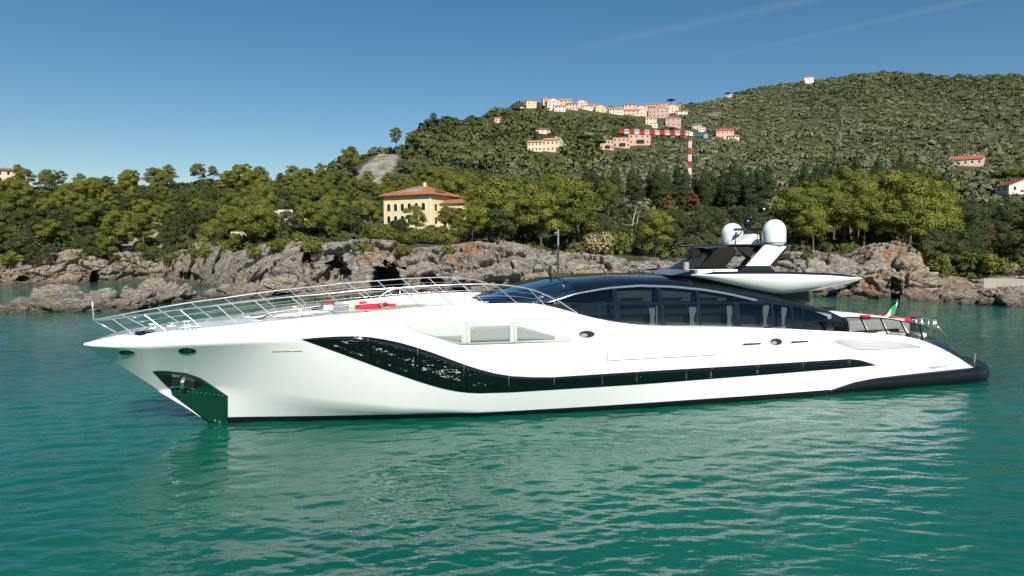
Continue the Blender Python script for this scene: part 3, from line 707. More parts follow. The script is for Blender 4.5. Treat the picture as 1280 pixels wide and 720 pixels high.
for (u, v) in ((269, 525), (274.5, 527)):
    h, n = on_hull(u, v); mb.lathe(tuple(h + n * .015), [(.05, -.05), (.05, .05)], 8)
mb.build('bolts', M_STEEL, stem)

# stern fender body and bathing platform
ps = np.concatenate([np.linspace(31.2, 34, 16), np.linspace(34.3, 43, 24), np.linspace(43.2, 46.0, 20)])
rows = []
for s in ps:
    zt = float(np.interp(s, [31.2, 32, 33, 34.5, 38, 43, 46.0], [.26, .46, .66, .80, .86, .92, .92])); zb = float(np.interp(s, [31.2, 44, 46.0], [.12, -.12, .10]))
    bo = float(np.interp(s, [31.2, 33, 38, 42], [4.62, 4.78, 4.82, 4.72])) if s < 42 else 4.72 * math.sqrt(max(0, 1 - ((s - 42) / 4.02) ** 2.6)) 
    r = []
    for t in np.linspace(-math.pi / 2, math.pi / 2, 15):
        zc, hh = (zt + zb) / 2, (zt - zb) / 2
        ct = max(math.cos(t), 0) ** .6
        r.append((s, -(bo - .55 * (1 - ct) * min(1, hh / .3)), zc + hh * math.copysign(abs(math.sin(t)) ** .8, math.sin(t))))
    rows.append(r + [(q[0], -q[1], q[2]) for q in r[::-1]])
rows = np.array(rows); n = rows.shape[1]
F = [tuple(f) for f in grid_faces(len(ps), n, True)[:, ::-1]] + [tuple(range(n)), tuple((len(ps) - 1) * n + k for k in range(n - 1, -1, -1))]
plat = link('bathing_platform', mesh_np('bathing_platform', rows.reshape(-1, 3), F, M_RUB), yacht)
mb = MB(); mb.lathe((44.6, -2.9, .9), [(.06, 0), (.06, .42), (.11, .45), (.11, .5)], 10); mb.build('bollard', M_STEEL, plat)

# ---- superstructure
ZR = tb([11.9, 12.6, 14.1, 16.4, 19.3, 21.8, 25, 27, 28.5, 30, 31, 32.5, 33.7], [5.52, 5.74, 6.18, 6.62, 6.80, 6.79, 6.62, 6.3, 5.95, 5.5, 5.2, 4.75, 4.22])
ZRs = sm(ZR, .5)
ZA = tb([11.9, 13, 14.2, 14.94, 16.23, 18, 19.82, 21.7, 23.68, 25.4, 26.9, 28.5, 30, 31, 32.5, 33.7], [5.48, 5.5, 5.5, 5.52, 5.92, 6.17, 6.26, 6.18, 5.98, 5.70, 5.36, 5.1, 4.9, 4.74, 4.4, 3.95])
ZAs = sm(ZA, .4)
ZBs = lambda s: np.minimum(SZs(s) - .12, ZAs(s) - .02)
WB = tb([11.9, 12.6, 14, 16, 18, 20, 28, 31, 33.7], [.8, 2.0, 3.1, 3.62, 3.8, 3.85, 3.85, 3.75, 3.45])
WBs = sm(WB, .6)
def WA(s): return WBs(s) - .45 * np.clip((ZAs(s) - ZBs(s)) / 1.9, 0, 1)
def side_pt(s, t, off=0.0):
    b_ = WBs(s) * (1 - t) + WA(s) * t + .10 * 4 * t * (1 - t) * .5; z = ZBs(s) * (1 - t) + ZAs(s) * t
    return np.array([float(s), -float(b_) - off, float(z)])
SS = np.linspace(11.9, 33.7, 150)
shell = []
for s in SS:
    za, zr, wa = float(ZAs(s)), float(ZRs(s)), float(WA(s))
    zr = max(zr, za + .04); rr = []
    e0, c1, c2, e1 = np.array([wa, za]), np.array([wa - .02, za + .35 * (zr - za)]), np.array([wa * .88, zr - .06 * (zr - za)]), np.array([0, zr])
    for t in np.linspace(0, 1, 22):
        p = (1 - t) ** 3 * e0 + 3 * t * (1 - t) ** 2 * c1 + 3 * t * t * (1 - t) * c2 + t ** 3 * e1; rr.append((s, -p[0], p[1]))
    shell.append(rr + [(q[0], -q[1], q[2]) for q in rr[-2::-1]])
shell = np.array(shell); n = shell.shape[1]
split = int(np.argmin(abs(SS - 16.3)))
cab = link('roof', mesh_np('roof', shell[split:].reshape(-1, 3), grid_faces(len(SS) - split, n), M_BLACK), yacht)
wsh = link('windscreen', mesh_np('windscreen', shell[:split + 1].reshape(-1, 3), grid_faces(split + 1, n), M_TINT), yacht)
for k in (6, 14, 21, 28, 36):
    mb = MB(); mb.tube([Vector(shell[i][k]) + Vector((0, 0, .012)) for i in range(6, split + 1, 3)], .022, 5); mb.build('mullion', M_BLACK, wsh, smooth=True)
mb = MB(); mb.tube([Vector(shell[split][k]) + Vector((0, 0, .005)) for k in range(0, n)], .03, 6); mb.build('mullion', M_BLACK, wsh, smooth=True)
for u0, v0, u1, v1 in ((632, 371, 668, 366), (655, 372, 706, 367)):
    pass
# saloon behind the glass
mb = MB(); inn = []
for s in np.linspace(13.2, 33.2, 40):
    w = float(WBs(s)) - 1.0; inn.append([(s, -w, float(ZBs(s)) - .3), (s, -w + .25, float(ZAs(s)) - .03), (s, w - .25, float(ZAs(s)) - .03), (s, w, float(ZBs(s)) - .3)])
inn = np.array(inn); link('saloon', mesh_np('saloon', inn.reshape(-1, 3), [tuple(f) for f in grid_faces(40, 4)] + [(0, 1, 2, 3), (159, 158, 157, 156)], M_INT, False), yacht)
# glazing: window cells in (station, height fraction)
def side_u(u, v):
    """station where the cabin side shows at a picture point"""
    P = on_b(u, v, lambda s: float(WBs(s)) - .2); return float(P[0])
def glass(name, s0, s1, tf0, tf1, mat, off=0.0, nc=12, nr=6):
    G = []
    for s in np.linspace(s0, s1, nc):
        a, c = tf0(s), tf1(s); G.append([side_pt(s, a + (c - a) * k / (nr - 1), off) for k in range(nr)])
    return link(name, mesh_np(name, np.array(G).reshape(-1, 3), grid_faces(nc, nr)[:, ::-1], mat), yacht)
def frac_at(z): return lambda s: float(np.clip((z(s) - ZBs(s)) / max(ZAs(s) - ZBs(s), .05), 0, 1))
ZM = tb([14.5, 17, 21, 24, 26.5, 28], [5.50, 5.40, 5.33, 5.28, 5.22, 5.1])       # height of the long horizontal mullion
tm_lo = lambda s: min(frac_at(lambda q: ZM(q) - .05)(s), .985); tm_hi = lambda s: min(frac_at(lambda q: ZM(q) + .05)(s), .99)
def bar(s0, s1, t0, t1, name='mullion', off=.012, mat=None, n=16, th=.05):
    """flat bar on the glazing between two (station, fraction-function) ends"""
    G = []
    for s in np.linspace(s0, s1, n): G.append((side_pt(s, t0(s), off), side_pt(s, t1(s), off), side_pt(s, t1(s), -th), side_pt(s, t0(s), -th)))
    G = np.array(G); F = [tuple(f) for f in grid_faces(n, 4, True)] + [(0, 1, 2, 3), tuple(4 * (n - 1) + k for k in (3, 2, 1, 0))]
    me = mesh_np(name, G.reshape(-1, 3), F, mat or M_BLACK, False); bm = bmesh.new(); bm.from_mesh(me); bmesh.ops.recalc_face_normals(bm, faces=bm.faces); bm.to_mesh(me); bm.free()
    return link(name, me, yacht)
c0 = lambda k: (lambda s: k)
up_u = [696, 767, 773, 823, 828.5, 872, 876.5, 919, 921.5, 940]       # upper row
for a, c in zip(up_u[0::2], up_u[1::2]):
    glass('cabin_window', side_u(a, 370), side_u(c, 370), tm_hi, c0(.985), M_CAB)
lo_u = [712, 746, 749, 767, 774, 825, 829.5, 873, 875, 918, 924.5, 965, 968, 989, 992, 1003, 1005, 1040]
lows = []
for a, c in zip(lo_u[0::2], lo_u[1::2]):
    s0, s1 = side_u(a, 392), side_u(c, 392); lows.append((s0, s1)); glass('cabin_window', s0, s1, c0(.0), (tm_lo if s1 < 27 else c0(.96)), M_CAB)
bar(side_u(690, 379), side_u(958, 376), tm_lo, tm_hi, n=40)
for a, c in zip(up_u[1:-1:2], up_u[2::2]): bar(side_u(a, 370), side_u(c, 370), tm_hi, c0(.99), n=4)
for a, c in zip(lo_u[1:-1:2], lo_u[2::2]):
    s0, s1 = side_u(a, 392), side_u(c, 392); bar(s0, s1, c0(0), (tm_lo if s1 < 27 else c0(.97)), n=4)
bar(13.0, side_u(712, 392), c0(0), tm_lo, n=14); bar(side_u(940, 370), side_u(965, 392), tm_hi, c0(.99), n=8)
bar(side_u(1040, 396), 33.7, c0(0), c0(.97), n=8); bar(27.0, 33.6, c0(.955), c0(1.0), n=24)
# bright strip along the arch of the side windows
mb = MB(); pts = [side_pt(s, 1.0, .02) for s in np.linspace(14.75, 27.1, 60)]
mb.tube(pts, [.03 + .04 * min(1, i / 25) for i in range(60)], 8); mb.build('chrome_strip', M_CHROME, yacht, smooth=True)
# curtains and a slim blind line inside each big pane
def curtain(u, w, tie=.4):
    s = side_u(u, 392); G = []
    zt, zb = float(min(ZM(s), ZAs(s)) - .1), float(ZBs(s)) - .05
    for k, f in enumerate(np.linspace(0, 1, 12)):
        z = zt + (zb - zt) * f; ww = w * (1 - (1 - tie) * math.exp(-((f - .62) / .28) ** 2)); row = []
        for q in np.linspace(0, 1, 22):
            row.append((s + .25 + (q - .5) * ww - .1 * (1 - ww / w), -float(WBs(s)) + .42 + .035 * math.sin(q * 44), z))
        G.append(row)
    return link('curtain', mesh_np('curtain', np.array(G).reshape(-1, 3), grid_faces(12, 22), M_CURT), yacht)
for u, w in ((814, .52), (864, .50), (911, .48), (956, .42), (979, .4)): curtain(u, w)
for u in (819.5, 871, 916.5): 
    s = side_u(u, 392); mb = MB(); mb.box((s + .12, -float(WBs(s)) + .3, (float(ZBs(s)) + ZM(s)) / 2), (.06, .05, ZM(s) - float(ZBs(s)) - .1)); mb.build('curtain_rail', M_CURT, yacht)
for a, c in ((779, 808), (827, 857), (876, 902)):
    s0, s1 = side_u(a, 371), side_u(c, 371); z = float(ZM((s0 + s1) / 2)) + .25; mb = MB(); mb.box(((s0 + s1) / 2, -float(WBs(s0)) + .48, z), (s1 - s0, .05, .06)); mb.build('blind_rail', M_BLACK, yacht)
    s2, s3 = side_u(a - 4, 371), side_u(c + 12, 371); mb = MB(); mb.box(((s2 + s3) / 2, -float(WBs(s0)) + .62, z + .12), (s3 - s2, .04, .62)); mb.build('ceiling_panel', plain('panel_grey_green', (.10, .115, .105), .8), yacht)

# ---- flybridge body and its white wings
fs_ = np.linspace(23.45, 35.1, 70)
FT = tb([23, 26, 29, 32, 35.1], [6.79, 6.80, 6.76, 6.64, 6.42])
FB = sm(tb([23, 24.6, 26.7, 28.4, 29.2, 31, 33.3, 35.1], [6.74, 6.42, 5.98, 5.66, 5.58, 5.72, 6.04, 6.37]), .5)
FW = tb([23, 24, 26, 30, 33, 34.4, 35.1], [3.35, 3.55, 3.72, 3.78, 3.7, 3.5, 3.1])
rows = []
for s in fs_:
    zt, w = float(FT(s)), float(FW(s)); zb = min(float(FB(s)), zt - .03); h = zt - zb; r = []
    e0, c1, c2, e1 = np.array([w - .12, zt]), np.array([w + .08, zt - .02 * h]), np.array([w - .05, zb + .28 * h]), np.array([w - .25 - .45 * h, zb])
    for t in np.linspace(0, 1, 18):
        p = (1 - t) ** 3 * e0 + 3 * t * (1 - t) ** 2 * c1 + 3 * t * t * (1 - t) * c2 + t ** 3 * e1; r.append((s, -p[0], p[1]))
    r.append((s, -max(w - 1.6, .3), zb + .05 * h)); r.append((s, 0, zb + .1 * h))
    full = r + [(q[0], -q[1], q[2]) for q in r[-2::-1]]
    rows.append(full + [(s, w - .3, zt - .004), (s, 0, zt), (s, -w + .3, zt - .004)])
rows = np.array(rows); n = rows.shape[1]
F = [tuple(f) for f in grid_faces(len(fs_), n, True)] + [tuple(range(n - 1, -1, -1)), tuple((len(fs_) - 1) * n + k for k in range(n))]
fly = link('flybridge', mesh_np('flybridge', rows.reshape(-1, 3), F, M_WHITE), yacht)
# black pillar body carrying the overhang
rows = []
for s in np.linspace(26, 32.2, 24):
    zt = float(FT(s)) - .25; zb = float(np.interp(s, [26, 30, 32.2], [5.6, 5.0, 5.0])); w = float(np.interp(s, [26, 30, 31.6, 32.2], [3.0, 2.7, 2.4, 1.9]))
    tp = float(np.interp(s, [30.0, 31.0, 32.2], [zt, 5.85, 5.9])); rows.append([(s, -w, zb), (s, -w * .97, tp), (s, w * .97, tp), (s, w, zb)])
link('pillar', mesh_np('pillar', np.array(rows).reshape(-1, 3), [tuple(f) for f in grid_faces(24, 4, True)] + [(3, 2, 1, 0), (92, 93, 94, 95)], plain('black_matt', (.005, .006, .008), .6), False), yacht)
rows = []
for s in np.linspace(23.7, 34.6, 40):      # low black coaming
    w = float(FW(s)) - .28; z = float(FT(s)); h = .13 * min(1, (s - 23.7) / .8, (34.6 - s) / 2 + .3); rows.append([(s, -w, z - .05), (s, -w + .03, z + h), (s, -w + .16, z + h), (s, -w + .2, z - .05)])
rows = np.array(rows)
for sg in (1, -1):
    R = rows * np.array([1, sg, 1]); me = mesh_np('coaming', R.reshape(-1, 3), [tuple(f) for f in grid_faces(40, 4, True)] + [(0, 1, 2, 3), (159, 158, 157, 156)], M_BLACK, False)
    link('coaming', me, fly)
mb = MB()
for a, c in ((23.75, 24.7), (24.78, 26.3)): mb.box(((a + c) / 2, -2.4, 6.90), (c - a, .9, .24))
mb.build('flybridge_seat', M_CUSH, yacht, bevel=.03)
mb = MB(); mb.prism([(22.3, -2.6, 6.74), (23.7, -2.7, 6.74), (23.7, -2.5, 7.0)], (0, 0, 0), (0, 3.2, 0)); mb.build('flybridge_windscreen', M_BLACK, yacht)
mb = MB(); mb.lathe((24.2, -1.0, 6.8), [(.17, 0), (.16, .55), (.13, .6)], 12); mb.build('helm_seat', M_GREY, yacht, smooth=False)
# arch, hard top, supports
def leg_quad(q, b0, b1, name, mat):
    """q: four picture points on the near side of the leg"""
    P = [on_plane(u, v, b1) for u, v in q]; out = []
    for sg in (1, -1):
        mb = MB(); mb.prism([(p[0], sg * -b1, p[2]) for p in P], (0, 0, 0), (0, sg * (b1 - b0), 0)); out.append(mb.build(name, mat, yacht, bevel=.015))
    return out
def arch_leg(q, b0, b1):
    P = [on_plane(u, v, b1) for u, v in q]
    for sg in (1, -1):
        mb = MB(); mb.prism([(p[0], sg * -b1, p[2]) for p in P], (0, 0, 0), (0, sg * .12, 0)); o = mb.build('arch_leg', M_WHITE, yacht)
        mb = MB(); mb.prism([(p[0], sg * -(b1 - .123), p[2]) for p in P], (0, 0, 0), (0, sg * (b1 - b0 - .12), 0)); mb.build('lining', M_BLACK, o)
arch_leg([(933.5, 332.2), (962, 332.2), (985, 306), (957, 306)], 1.75, 2.45)
leg_quad([(910, 342.5), (934, 332.6), (963, 332.6), (972, 342.5)], 1.72, 2.46, 'arch_foot', M_BLACK)
leg_quad([(962.6, 332.2), (967, 333.5), (985.5, 309), (985.3, 306.5)], 1.8, 2.44, 'arch_edge', M_BLACK)
leg_quad([(920, 309), (935, 309.5), (952, 322), (944, 327)], 1.85, 2.3, 'arch_brace', M_BLACK)
def mid_prism(q, b, name):
    P = [on_plane(u, v, b) for u, v in q]; mb = MB(); mb.prism([(p[0], -b, p[2]) for p in P], (0, 0, 0), (0, 2 * b, 0)); return mb.build(name, M_BLACK, yacht)
mid_prism([(833, 341), (864, 341), (894, 311), (886, 311)], .3, 'hardtop_strut')
mid_prism([(866, 310.5), (875, 310.5), (876, 322), (866, 322)], .3, 'hardtop_strut')
rows = []
h0 = float(on_plane(848, 309, 0)[0])
for s in np.linspace(h0, 30.2, 26):
    w = float(np.interp(s, [h0, h0 + .25, h0 + 1, 27.2, 28.4, 30.2], [.5, .95, 1.25, 1.8, 2.45, 2.55]))
    zt = 8.42 + float(np.interp(s, [h0, 26, 30.2], [-.10, -.02, .02])); th = float(np.interp(s, [h0, h0 + 1, 30.2], [.08, .16, .16]))
    r = [(s, -w, zt - th * .5), (s, -w + .12, zt), (s, 0, zt + .04), (s, w - .12, zt), (s, w, zt - th * .5), (s, w - .12, zt - th), (s, -w + .12, zt - th)]; rows.append(r)
rows = np.array(rows)
top = link('hardtop', mesh_np('hardtop', rows.reshape(-1, 3), [tuple(f) for f in grid_faces(26, 7, True)] + [(0, 1, 2, 3, 4, 5, 6), tuple(25 * 7 + k for k in (6, 5, 4, 3, 2, 1, 0))], plain('navy_gloss', (.008, .011, .024), .2, coat=.3), False), yacht)
def dome(s, y, z0, r, h, nm='radar_dome'):
    mb = MB(); pr = [(r * .86, 0), (r * .86, .06), (r * .96, .10), (r, .16), (r * 1.0, h * .52)]
    pr += [(r * math.cos(t), h * .52 + (h * .48) * math.sin(t)) for t in np.linspace(.12, math.pi / 2 - .03, 14)]
    mb.lathe((s, y, z0), pr, 40); o = mb.build(nm, M_WHITE, yacht, smooth=True)
    mb = MB(); mb.lathe((s, y, z0), [(r * 1.004, .145), (r * 1.008, .16), (r * 1.004, .175)], 40); mb.build('joint', M_SEAM, o, smooth=True)
    pts = [(s + .28 * r, y - r * .962 * math.cos(t) * 1.0, z0 + h * .52 + h * .46 * math.sin(t)) for t in np.linspace(0, 1.25, 10)]
    mb = MB(); mb.tube([(s + .28 * r, y - r * .962, z0 + .2)] + pts, .012, 5); mb.build('joint', M_PALE, o, smooth=True)
    return o
d1 = on_plane(967.5, 305.5, 2.0); dome(d1[0], -2.0, 8.36, .66, 1.50)
d2 = on_plane(915, 305.5, -2.0); dome(d2[0], 2.0, 8.36, .68, 1.42)
mb = MB(); mb.prism([(27.9, -.45, 8.42), (29.7, -.45, 8.42), (29.6, -.45, 9.0), (29.2, -.45, 9.05)], (0, 0, 0), (0, .9, 0)); mb.build('antenna_plinth', M_WHITE, yacht, bevel=.03)
mb = MB(); mb.tube([(29.4, 0, 9.0), (29.4, 0, 9.28)], .12, 10); mb.box((29.4, 0, 9.32), (.16, 2.1, .16), rz=1.15); mb.build('radar_scanner', M_BLACK, yacht)
sr = on_plane(934, 275, -.2)
mb = MB(); mb.lathe((sr[0], .2, sr[2] - .45), [(.1, -.1), (.17, 0), (.24, .12), (.26, .3), (.22, .45), (.1, .55), (.04, .7)], 14); mb.tube([(sr[0] + .1, .2, sr[2] - .1), (sr[0] + .45, .2, sr[2] + .35)], .05, 6); mb.tube([(29.35, .1, 9.3), (sr[0], .2, sr[2] - .5)], .06, 6); mb.build('thermal_camera', M_BLACK, yacht, smooth=True)
for u in (919, 946.5):
    p = on_plane(u, 306, 1.4); mb = MB(); mb.tube([(p[0], -1.4, 8.4), (p[0], -1.4, 9.12)], [.035, .02], 6); mb.build('whip_antenna', M_BLACK, yacht)
# mast on the coach roof
pm = on_plane(697.5, 345, 0); mb = MB()
mb.tube([(pm[0], 0, 6.5), (pm[0], 0, 8.35)], .055, 8); mb.tube([(pm[0], 0, 8.35), (pm[0], 0, 9.22)], .045, 8, 1); mb.box((pm[0] - .28, 0, 7.87), (.3, .12, .1)); mb.box((pm[0] - .28, 0, 7.97), (.16, .16, .12)); mb.box((pm[0] - .1, 0, 9.05), (.22, .04, .04), 1)
mb.box((pm[0] + .1, 0, 6.72), (1.1, .3, .16)); mb.box((pm[0] - .35, .3, 6.95), (.12, .25, .5)); mb.tube([(pm[0] + .3, .2, 6.7), (pm[0] + .3, .2, 7.1)], .03, 6)
mb.build('light_mast', [plain('mast_dark', (.035, .04, .03), .5), M_GREY], yacht)
for u, v, w in ((752, 340.5, 1.0), (762, 340, .7), (786, 340, .5), (796, 340, .9), (803, 340, .5), (816, 341, .3), (697, 352, .2), (858, 343, .2), (887, 343, .2)):
    p = on_plane(u, v, 1.0); mb = MB(); zr = p[2] - .04
    mb.tube([(p[0] - .55 * w, -1.0, zr + .30 * w), (p[0] - .1 * w, -1.0, zr + .34 * w), (p[0] + .25 * w, -1.0, zr)], .028, 5); mb.build('roof_handle', M_BLACK, yacht, smooth=True)
mb = MB()
for k in (2, 7): mb.tube([Vector(shell[i][k]) + Vector((0, -.0, .03)) for i in range(8, split + 6, 3)], .014, 5)
mb.build('wiper', M_BLACK, wsh, smooth=True)

# ---- bow rails
RB = lambda s: max(float(SBs(s)) - .28, .12)
feet = [(167, 419.5), (207.5, 415.5), (252, 410.5), (297.5, 405), (347, 400.5), (393, 396.3), (438.5, 392), (483, 388.5), (525, 385.3), (566, 383), (606, 381.3), (645, 380.6), (681, 381.5)]
tops = [(140, 398.3), (180, 393), (224.5, 387), (271, 381.8), (318, 376), (363.5, 371), (410, 367), (453, 362.7), (499.5, 359.8), (538, 357.2), (579, 355.6), (619, 355.6), (661, 361)]
def rail_pt(q): p = on_b(q[0], q[1], RB); return Vector((p[0], -RB(p[0]), p[2]))
ft = []
for q in feet:
    p = rail_pt(q); ft.append(Vector((p.x, -RB(p.x), float(SZs(p.x)) + .02)))
tp = [rail_pt(q) for q in tops]
nose = Vector((-5.55, 0, 5.02)); nf = Vector((-4.55, -.05, float(SZs(-4.55)) + .02))
endp = rail_pt((722, 391.5))
rail0 = [nose, Vector((-5.45, -.25, 5.03)), Vector((-5.2, -.55, 5.05))] + tp + [rail_pt((695, 374.5)), rail_pt((708, 382.5)), endp]
# a smooth run through the rail points
def smooth_run(P, n=8):
    out = []
    for i in range(len(P) - 1):
        p0, p1, p2, p3 = P[max(i - 1, 0)], P[i], P[i + 1], P[min(i + 2, len(P) - 1)]
        for t in np.linspace(0, 1, n, endpoint=False):
            out.append(.5 * ((2 * p1) + (p2 - p0) * t + (2 * p0 - 5 * p1 + 4 * p2 - p3) * t * t + (3 * p1 - p0 - 3 * p2 + p3) * t ** 3))
    return out + [P[-1]]
mir = lambda p: Vector((p.x, -p.y, p.z))
for sg in (0, 1):
    f = (lambda p: p) if sg == 0 else mir
    mb = MB(); mb.tube([f(p) for p in smooth_run(rail0)], .032, 8); ro = mb.build('bow_rail', M_STEEL, yacht, smooth=True)
    for a, c in zip(ft, tp):
        mb = MB(); mb.tube([f(a), f(c)], .024, 7, caps=False); mb.tube([f(a) - Vector((0, 0, .02)), f(a) + Vector((0, 0, .03))], .05, 8, caps=False); mb.build('stanchion', M_STEEL, ro, smooth=True)
    for hh in (.36, .68):
        mb = MB(); mb.tube(smooth_run([f(a + (c - a) * hh) for a, c in zip(ft, tp)], 3), .008, 5); mb.build('guard_wire', M_STEEL, ro, smooth=True)
mb = MB(); mb.tube([nf, nose], .026, 7); mb.tube([nose - Vector((0, 0, .05)), nose + Vector((0, 0, .92))], .034, 8); mb.build('jack_staff', M_STEEL, yacht, smooth=True)
# ---- foredeck gear
def zdeck(s, y):
    bs = float(SBs(s)) - .26; t = min(abs(y) / max(bs, .1), 1); return min(float(SZs(s)), 5.22) + float(np.interp(s, [-6, 0, 3], [.02, .08, .02])) * (1 - t * t)
def deckp(u, v, z=None):
    P = on_level(u, v, 5.0)
    for _ in range(12): P = on_level(u, v, zdeck(P[0], P[1]))
    return P
p = deckp(182, 416); mb = MB(); mb.lathe((p[0], p[1], zdeck(p[0], p[1]) - .05), [(.42, 0), (.42, .09), (.34, .12), (.33, .05)], 24); mb.build('chain_hatch', M_BAND, yacht)
p = deckp(215, 413); mb = MB(); mb.box((p[0], p[1], zdeck(p[0], p[1]) + .1), (.34, .3, .26)); mb.lathe((p[0], p[1], zdeck(p[0], p[1]) + .2), [(.14, 0), (.10, .08), (.15, .17)], 14); mb.build('windlass', M_STEEL, yacht, bevel=.02)
for u, v in ((232, 412.5), (243, 411.5), (191, 408), (233, 404.5)):
    p = deckp(u, v); mb = MB(); z = zdeck(p[0], p[1]); mb.box((p[0], p[1], z + .1), (.34, .06, .05)); mb.box((p[0] - .08, p[1], z + .04), (.05, .05, .1)); mb.box((p[0] + .08, p[1], z + .04), (.05, .05, .1)); mb.build('deck_cleat', M_STEEL, yacht, bevel=.01)
# raised sun lounge with its grey edge
rows = []
for s in np.linspace(.6, 10.9, 50):
    w = 2.3 * min(1, math.sqrt(max(0.02, (s - .5) / 2.2))); z = min(float(SZs(s)), 5.22); h = float(np.interp(s, [.6, 1.4, 4.2, 4.6, 9.5, 10.9], [.10, .20, .20, .04, .05, .02]))
    rows.append([(s, -w, z), (s, -w + .1, z + h * .9), (s, -w + .28, z + h), (s, 0, z + h + .04), (s, w - .28, z + h), (s, w - .1, z + h * .9), (s, w, z)])
rows = np.array(rows); lounge = link('sun_lounge_base', mesh_np('sun_lounge_base', rows.reshape(-1, 3), [tuple(f) for f in grid_faces(50, 7)[:, ::-1]] + [(0, 1, 2, 3, 4, 5, 6), tuple(49 * 7 + k for k in (6, 5, 4, 3, 2, 1, 0))], M_WHITE), yacht)
mb = MB(); mb.tube([(s, -2.34 * min(1, math.sqrt(max(0.02, (s - .5) / 2.2))), min(float(SZs(s)), 5.22) + .05) for s in np.linspace(.6, 10.9, 40)], .045, 6); mb.build('edge_trim', M_GREY, lounge, smooth=True)
mb = MB(); mb.tube([(s, -1.75, min(float(SZs(s)), 5.22) + .24 + .03 * (s - 1)) for s in np.linspace(1.0, 4.4, 10)], .05, 6); mb.build('grab_bar', M_DARKST, lounge, smooth=True)
mb = MB(); mb.box((4.4, -1.9, 5.40), (.45, .5, .34)); mb.build('side_locker', plain('aqua_grey', (.42, .52, .50), .3), lounge, bevel=.04)
mb = MB(); mb.box((3.9, -2.0, 5.40), (.5, .1, .14)); mb.build('deck_light', M_BLACK, lounge)
# hoop of the foredeck awning
def hp(u, v, b=1.6): q = on_plane(u, v, b); return (q[0], -b, q[2])
mb = MB(); mb.tube(smooth_run([Vector(hp(*q)) for q in ((478, 380), (473.5, 375), (474, 371.5), (486, 363.5), (495, 360.5), (503, 360.8), (520, 374))]), .03, 7)
mb.tube([Vector(hp(*q)) for q in ((500, 361), (500, 379))], .022, 6); mb.tube(smooth_run([Vector(hp(*q)) for q in ((485, 379), (493, 371.5), (500, 370.5), (507, 372.5), (507, 379))]), .022, 6)
mb.build('awning_hoop', M_STEEL, yacht, smooth=True)

# ---- loose cushions on the foredeck (things of their own)
def at_world(l): return Vector(YS) + Vector(YAX) * l[0] + Vector(YAY) * l[1] + Vector((0, 0, l[2]))
def cushion(label, u0, v0, u1, v1, b, mat, th=.5, cat='cushion', name='cushion', tilt=0.0, taper=.85):
    P0, P1 = on_plane(u0, v1, b), on_plane(u1, v0, b); w, h = P1[0] - P0[0], P1[2] - P0[2]
    n = 10; V = []; F = []
    for sgn in (-1, 1):
        for j in range(n):
            for i in range(n):
                a, c = i / (n - 1) * 2 - 1, j / (n - 1); e = (1 - abs(a) ** 5) * (1 - abs(2 * c - 1) ** 5)
                V.append((a * w / 2 * (taper + (1 - taper) * c), sgn * (th / 2) * (.25 + .75 * e ** .5), c * h))
    V = np.array(V); g = grid_faces(n, n); F = [tuple(f) for f in g] + [tuple(f[::-1] + n * n) for f in g]
    rim = [i for i in range(n)] + [j * n + n - 1 for j in range(1, n)] + [(n - 1) * n + i for i in range(n - 2, -1, -1)] + [j * n for j in range(n - 2, 0, -1)]
    for k in range(len(rim)):
        a, c = rim[k], rim[(k + 1) % len(rim)]; F.append((a, c, c + n * n, a + n * n))
    me = mesh_np(name, V, F, mat); bm = bmesh.new(); bm.from_mesh(me); bmesh.ops.recalc_face_normals(bm, faces=bm.faces); bm.to_mesh(me); bm.free()
    o = link(name, me, None, tuple(at_world(((P0[0] + P1[0]) / 2, -b + 0, P0[2]))), (tilt, 0, YTH)); return tag(o, label, cat)
cushion('red chair cushion standing alone on the white foredeck lounge', 406.5, 377.5, 418, 387.3, .9, M_RED, .35, taper=.75)
cushion('beige backrest cushion between the two red groups on the foredeck', 435.5, 378, 444, 386.2, .8, M_BEIGE, .3, taper=.95)
cushion('upright red backrest cushion at the left end of the red sofa cushions', 449, 376.5, 458.5, 385.5, .8, M_RED, .3)
cushion('long red sofa seat cushion on the foredeck lounge', 445, 379.5, 476, 386, .9, M_RED, .9, taper=1.0)
cushion('red scatter cushion under the awning hoop', 473, 377, 484, 382.5, .6, M_RED, .35, tilt=.3)
cushion('small flat red cushion right of the awning hoop', 483, 379.2, 494.5, 382.7, .7, M_RED, .4)
cushion('tan headrest tilted on the foredeck sunpad, further one', 365, 382.5, 372, 389, 1.3, M_BEIGE, .5, tilt=-.3)
cushion('tan headrest tilted on the foredeck sunpad, nearer one', 371.5, 386.8, 379, 393, 1.8, M_BEIGE, .5, tilt=-.3)

# ---- aft deck
def aft(u, v, b=4.3): q = on_plane(u, v, b); return (q[0], -b, q[2])
M_SCREEN, N, L, b = nmat('smoked_glass'); out = N['Material Output']; N.remove(b)
tr = N.new('ShaderNodeBsdfTransparent'); tr.inputs[0].default_value = (.28, .29, .29, 1); gl = N.new('ShaderNodeBsdfGlossy'); gl.inputs['Roughness'].default_value = .03
fr = N.new('ShaderNodeFresnel'); fr.inputs[0].default_value = 1.5; ms = N.new('ShaderNodeMixShader'); L.new(fr.outputs[0], ms.inputs[0]); L.new(tr.outputs[0], ms.inputs[1]); L.new(gl.outputs[0], ms.inputs[2]); L.new(ms.outputs[0], out.inputs[0])
railt = [(955, 409.5), (1000, 404.5), (1030, 400.4), (1053, 397.2), (1075, 396.7), (1100, 397.6), (1128, 401.4), (1150, 406.5), (1162, 411)]
posts = [(1002, 404.3, 1008, 411.5), (1028, 400.8, 1034, 412.5), (1053, 397.3, 1060, 413), (1075.5, 397, 1085, 414), (1100.5, 398, 1110, 415), (1125.5, 401.5, 1136, 417), (1150, 406.5, 1154, 419)]
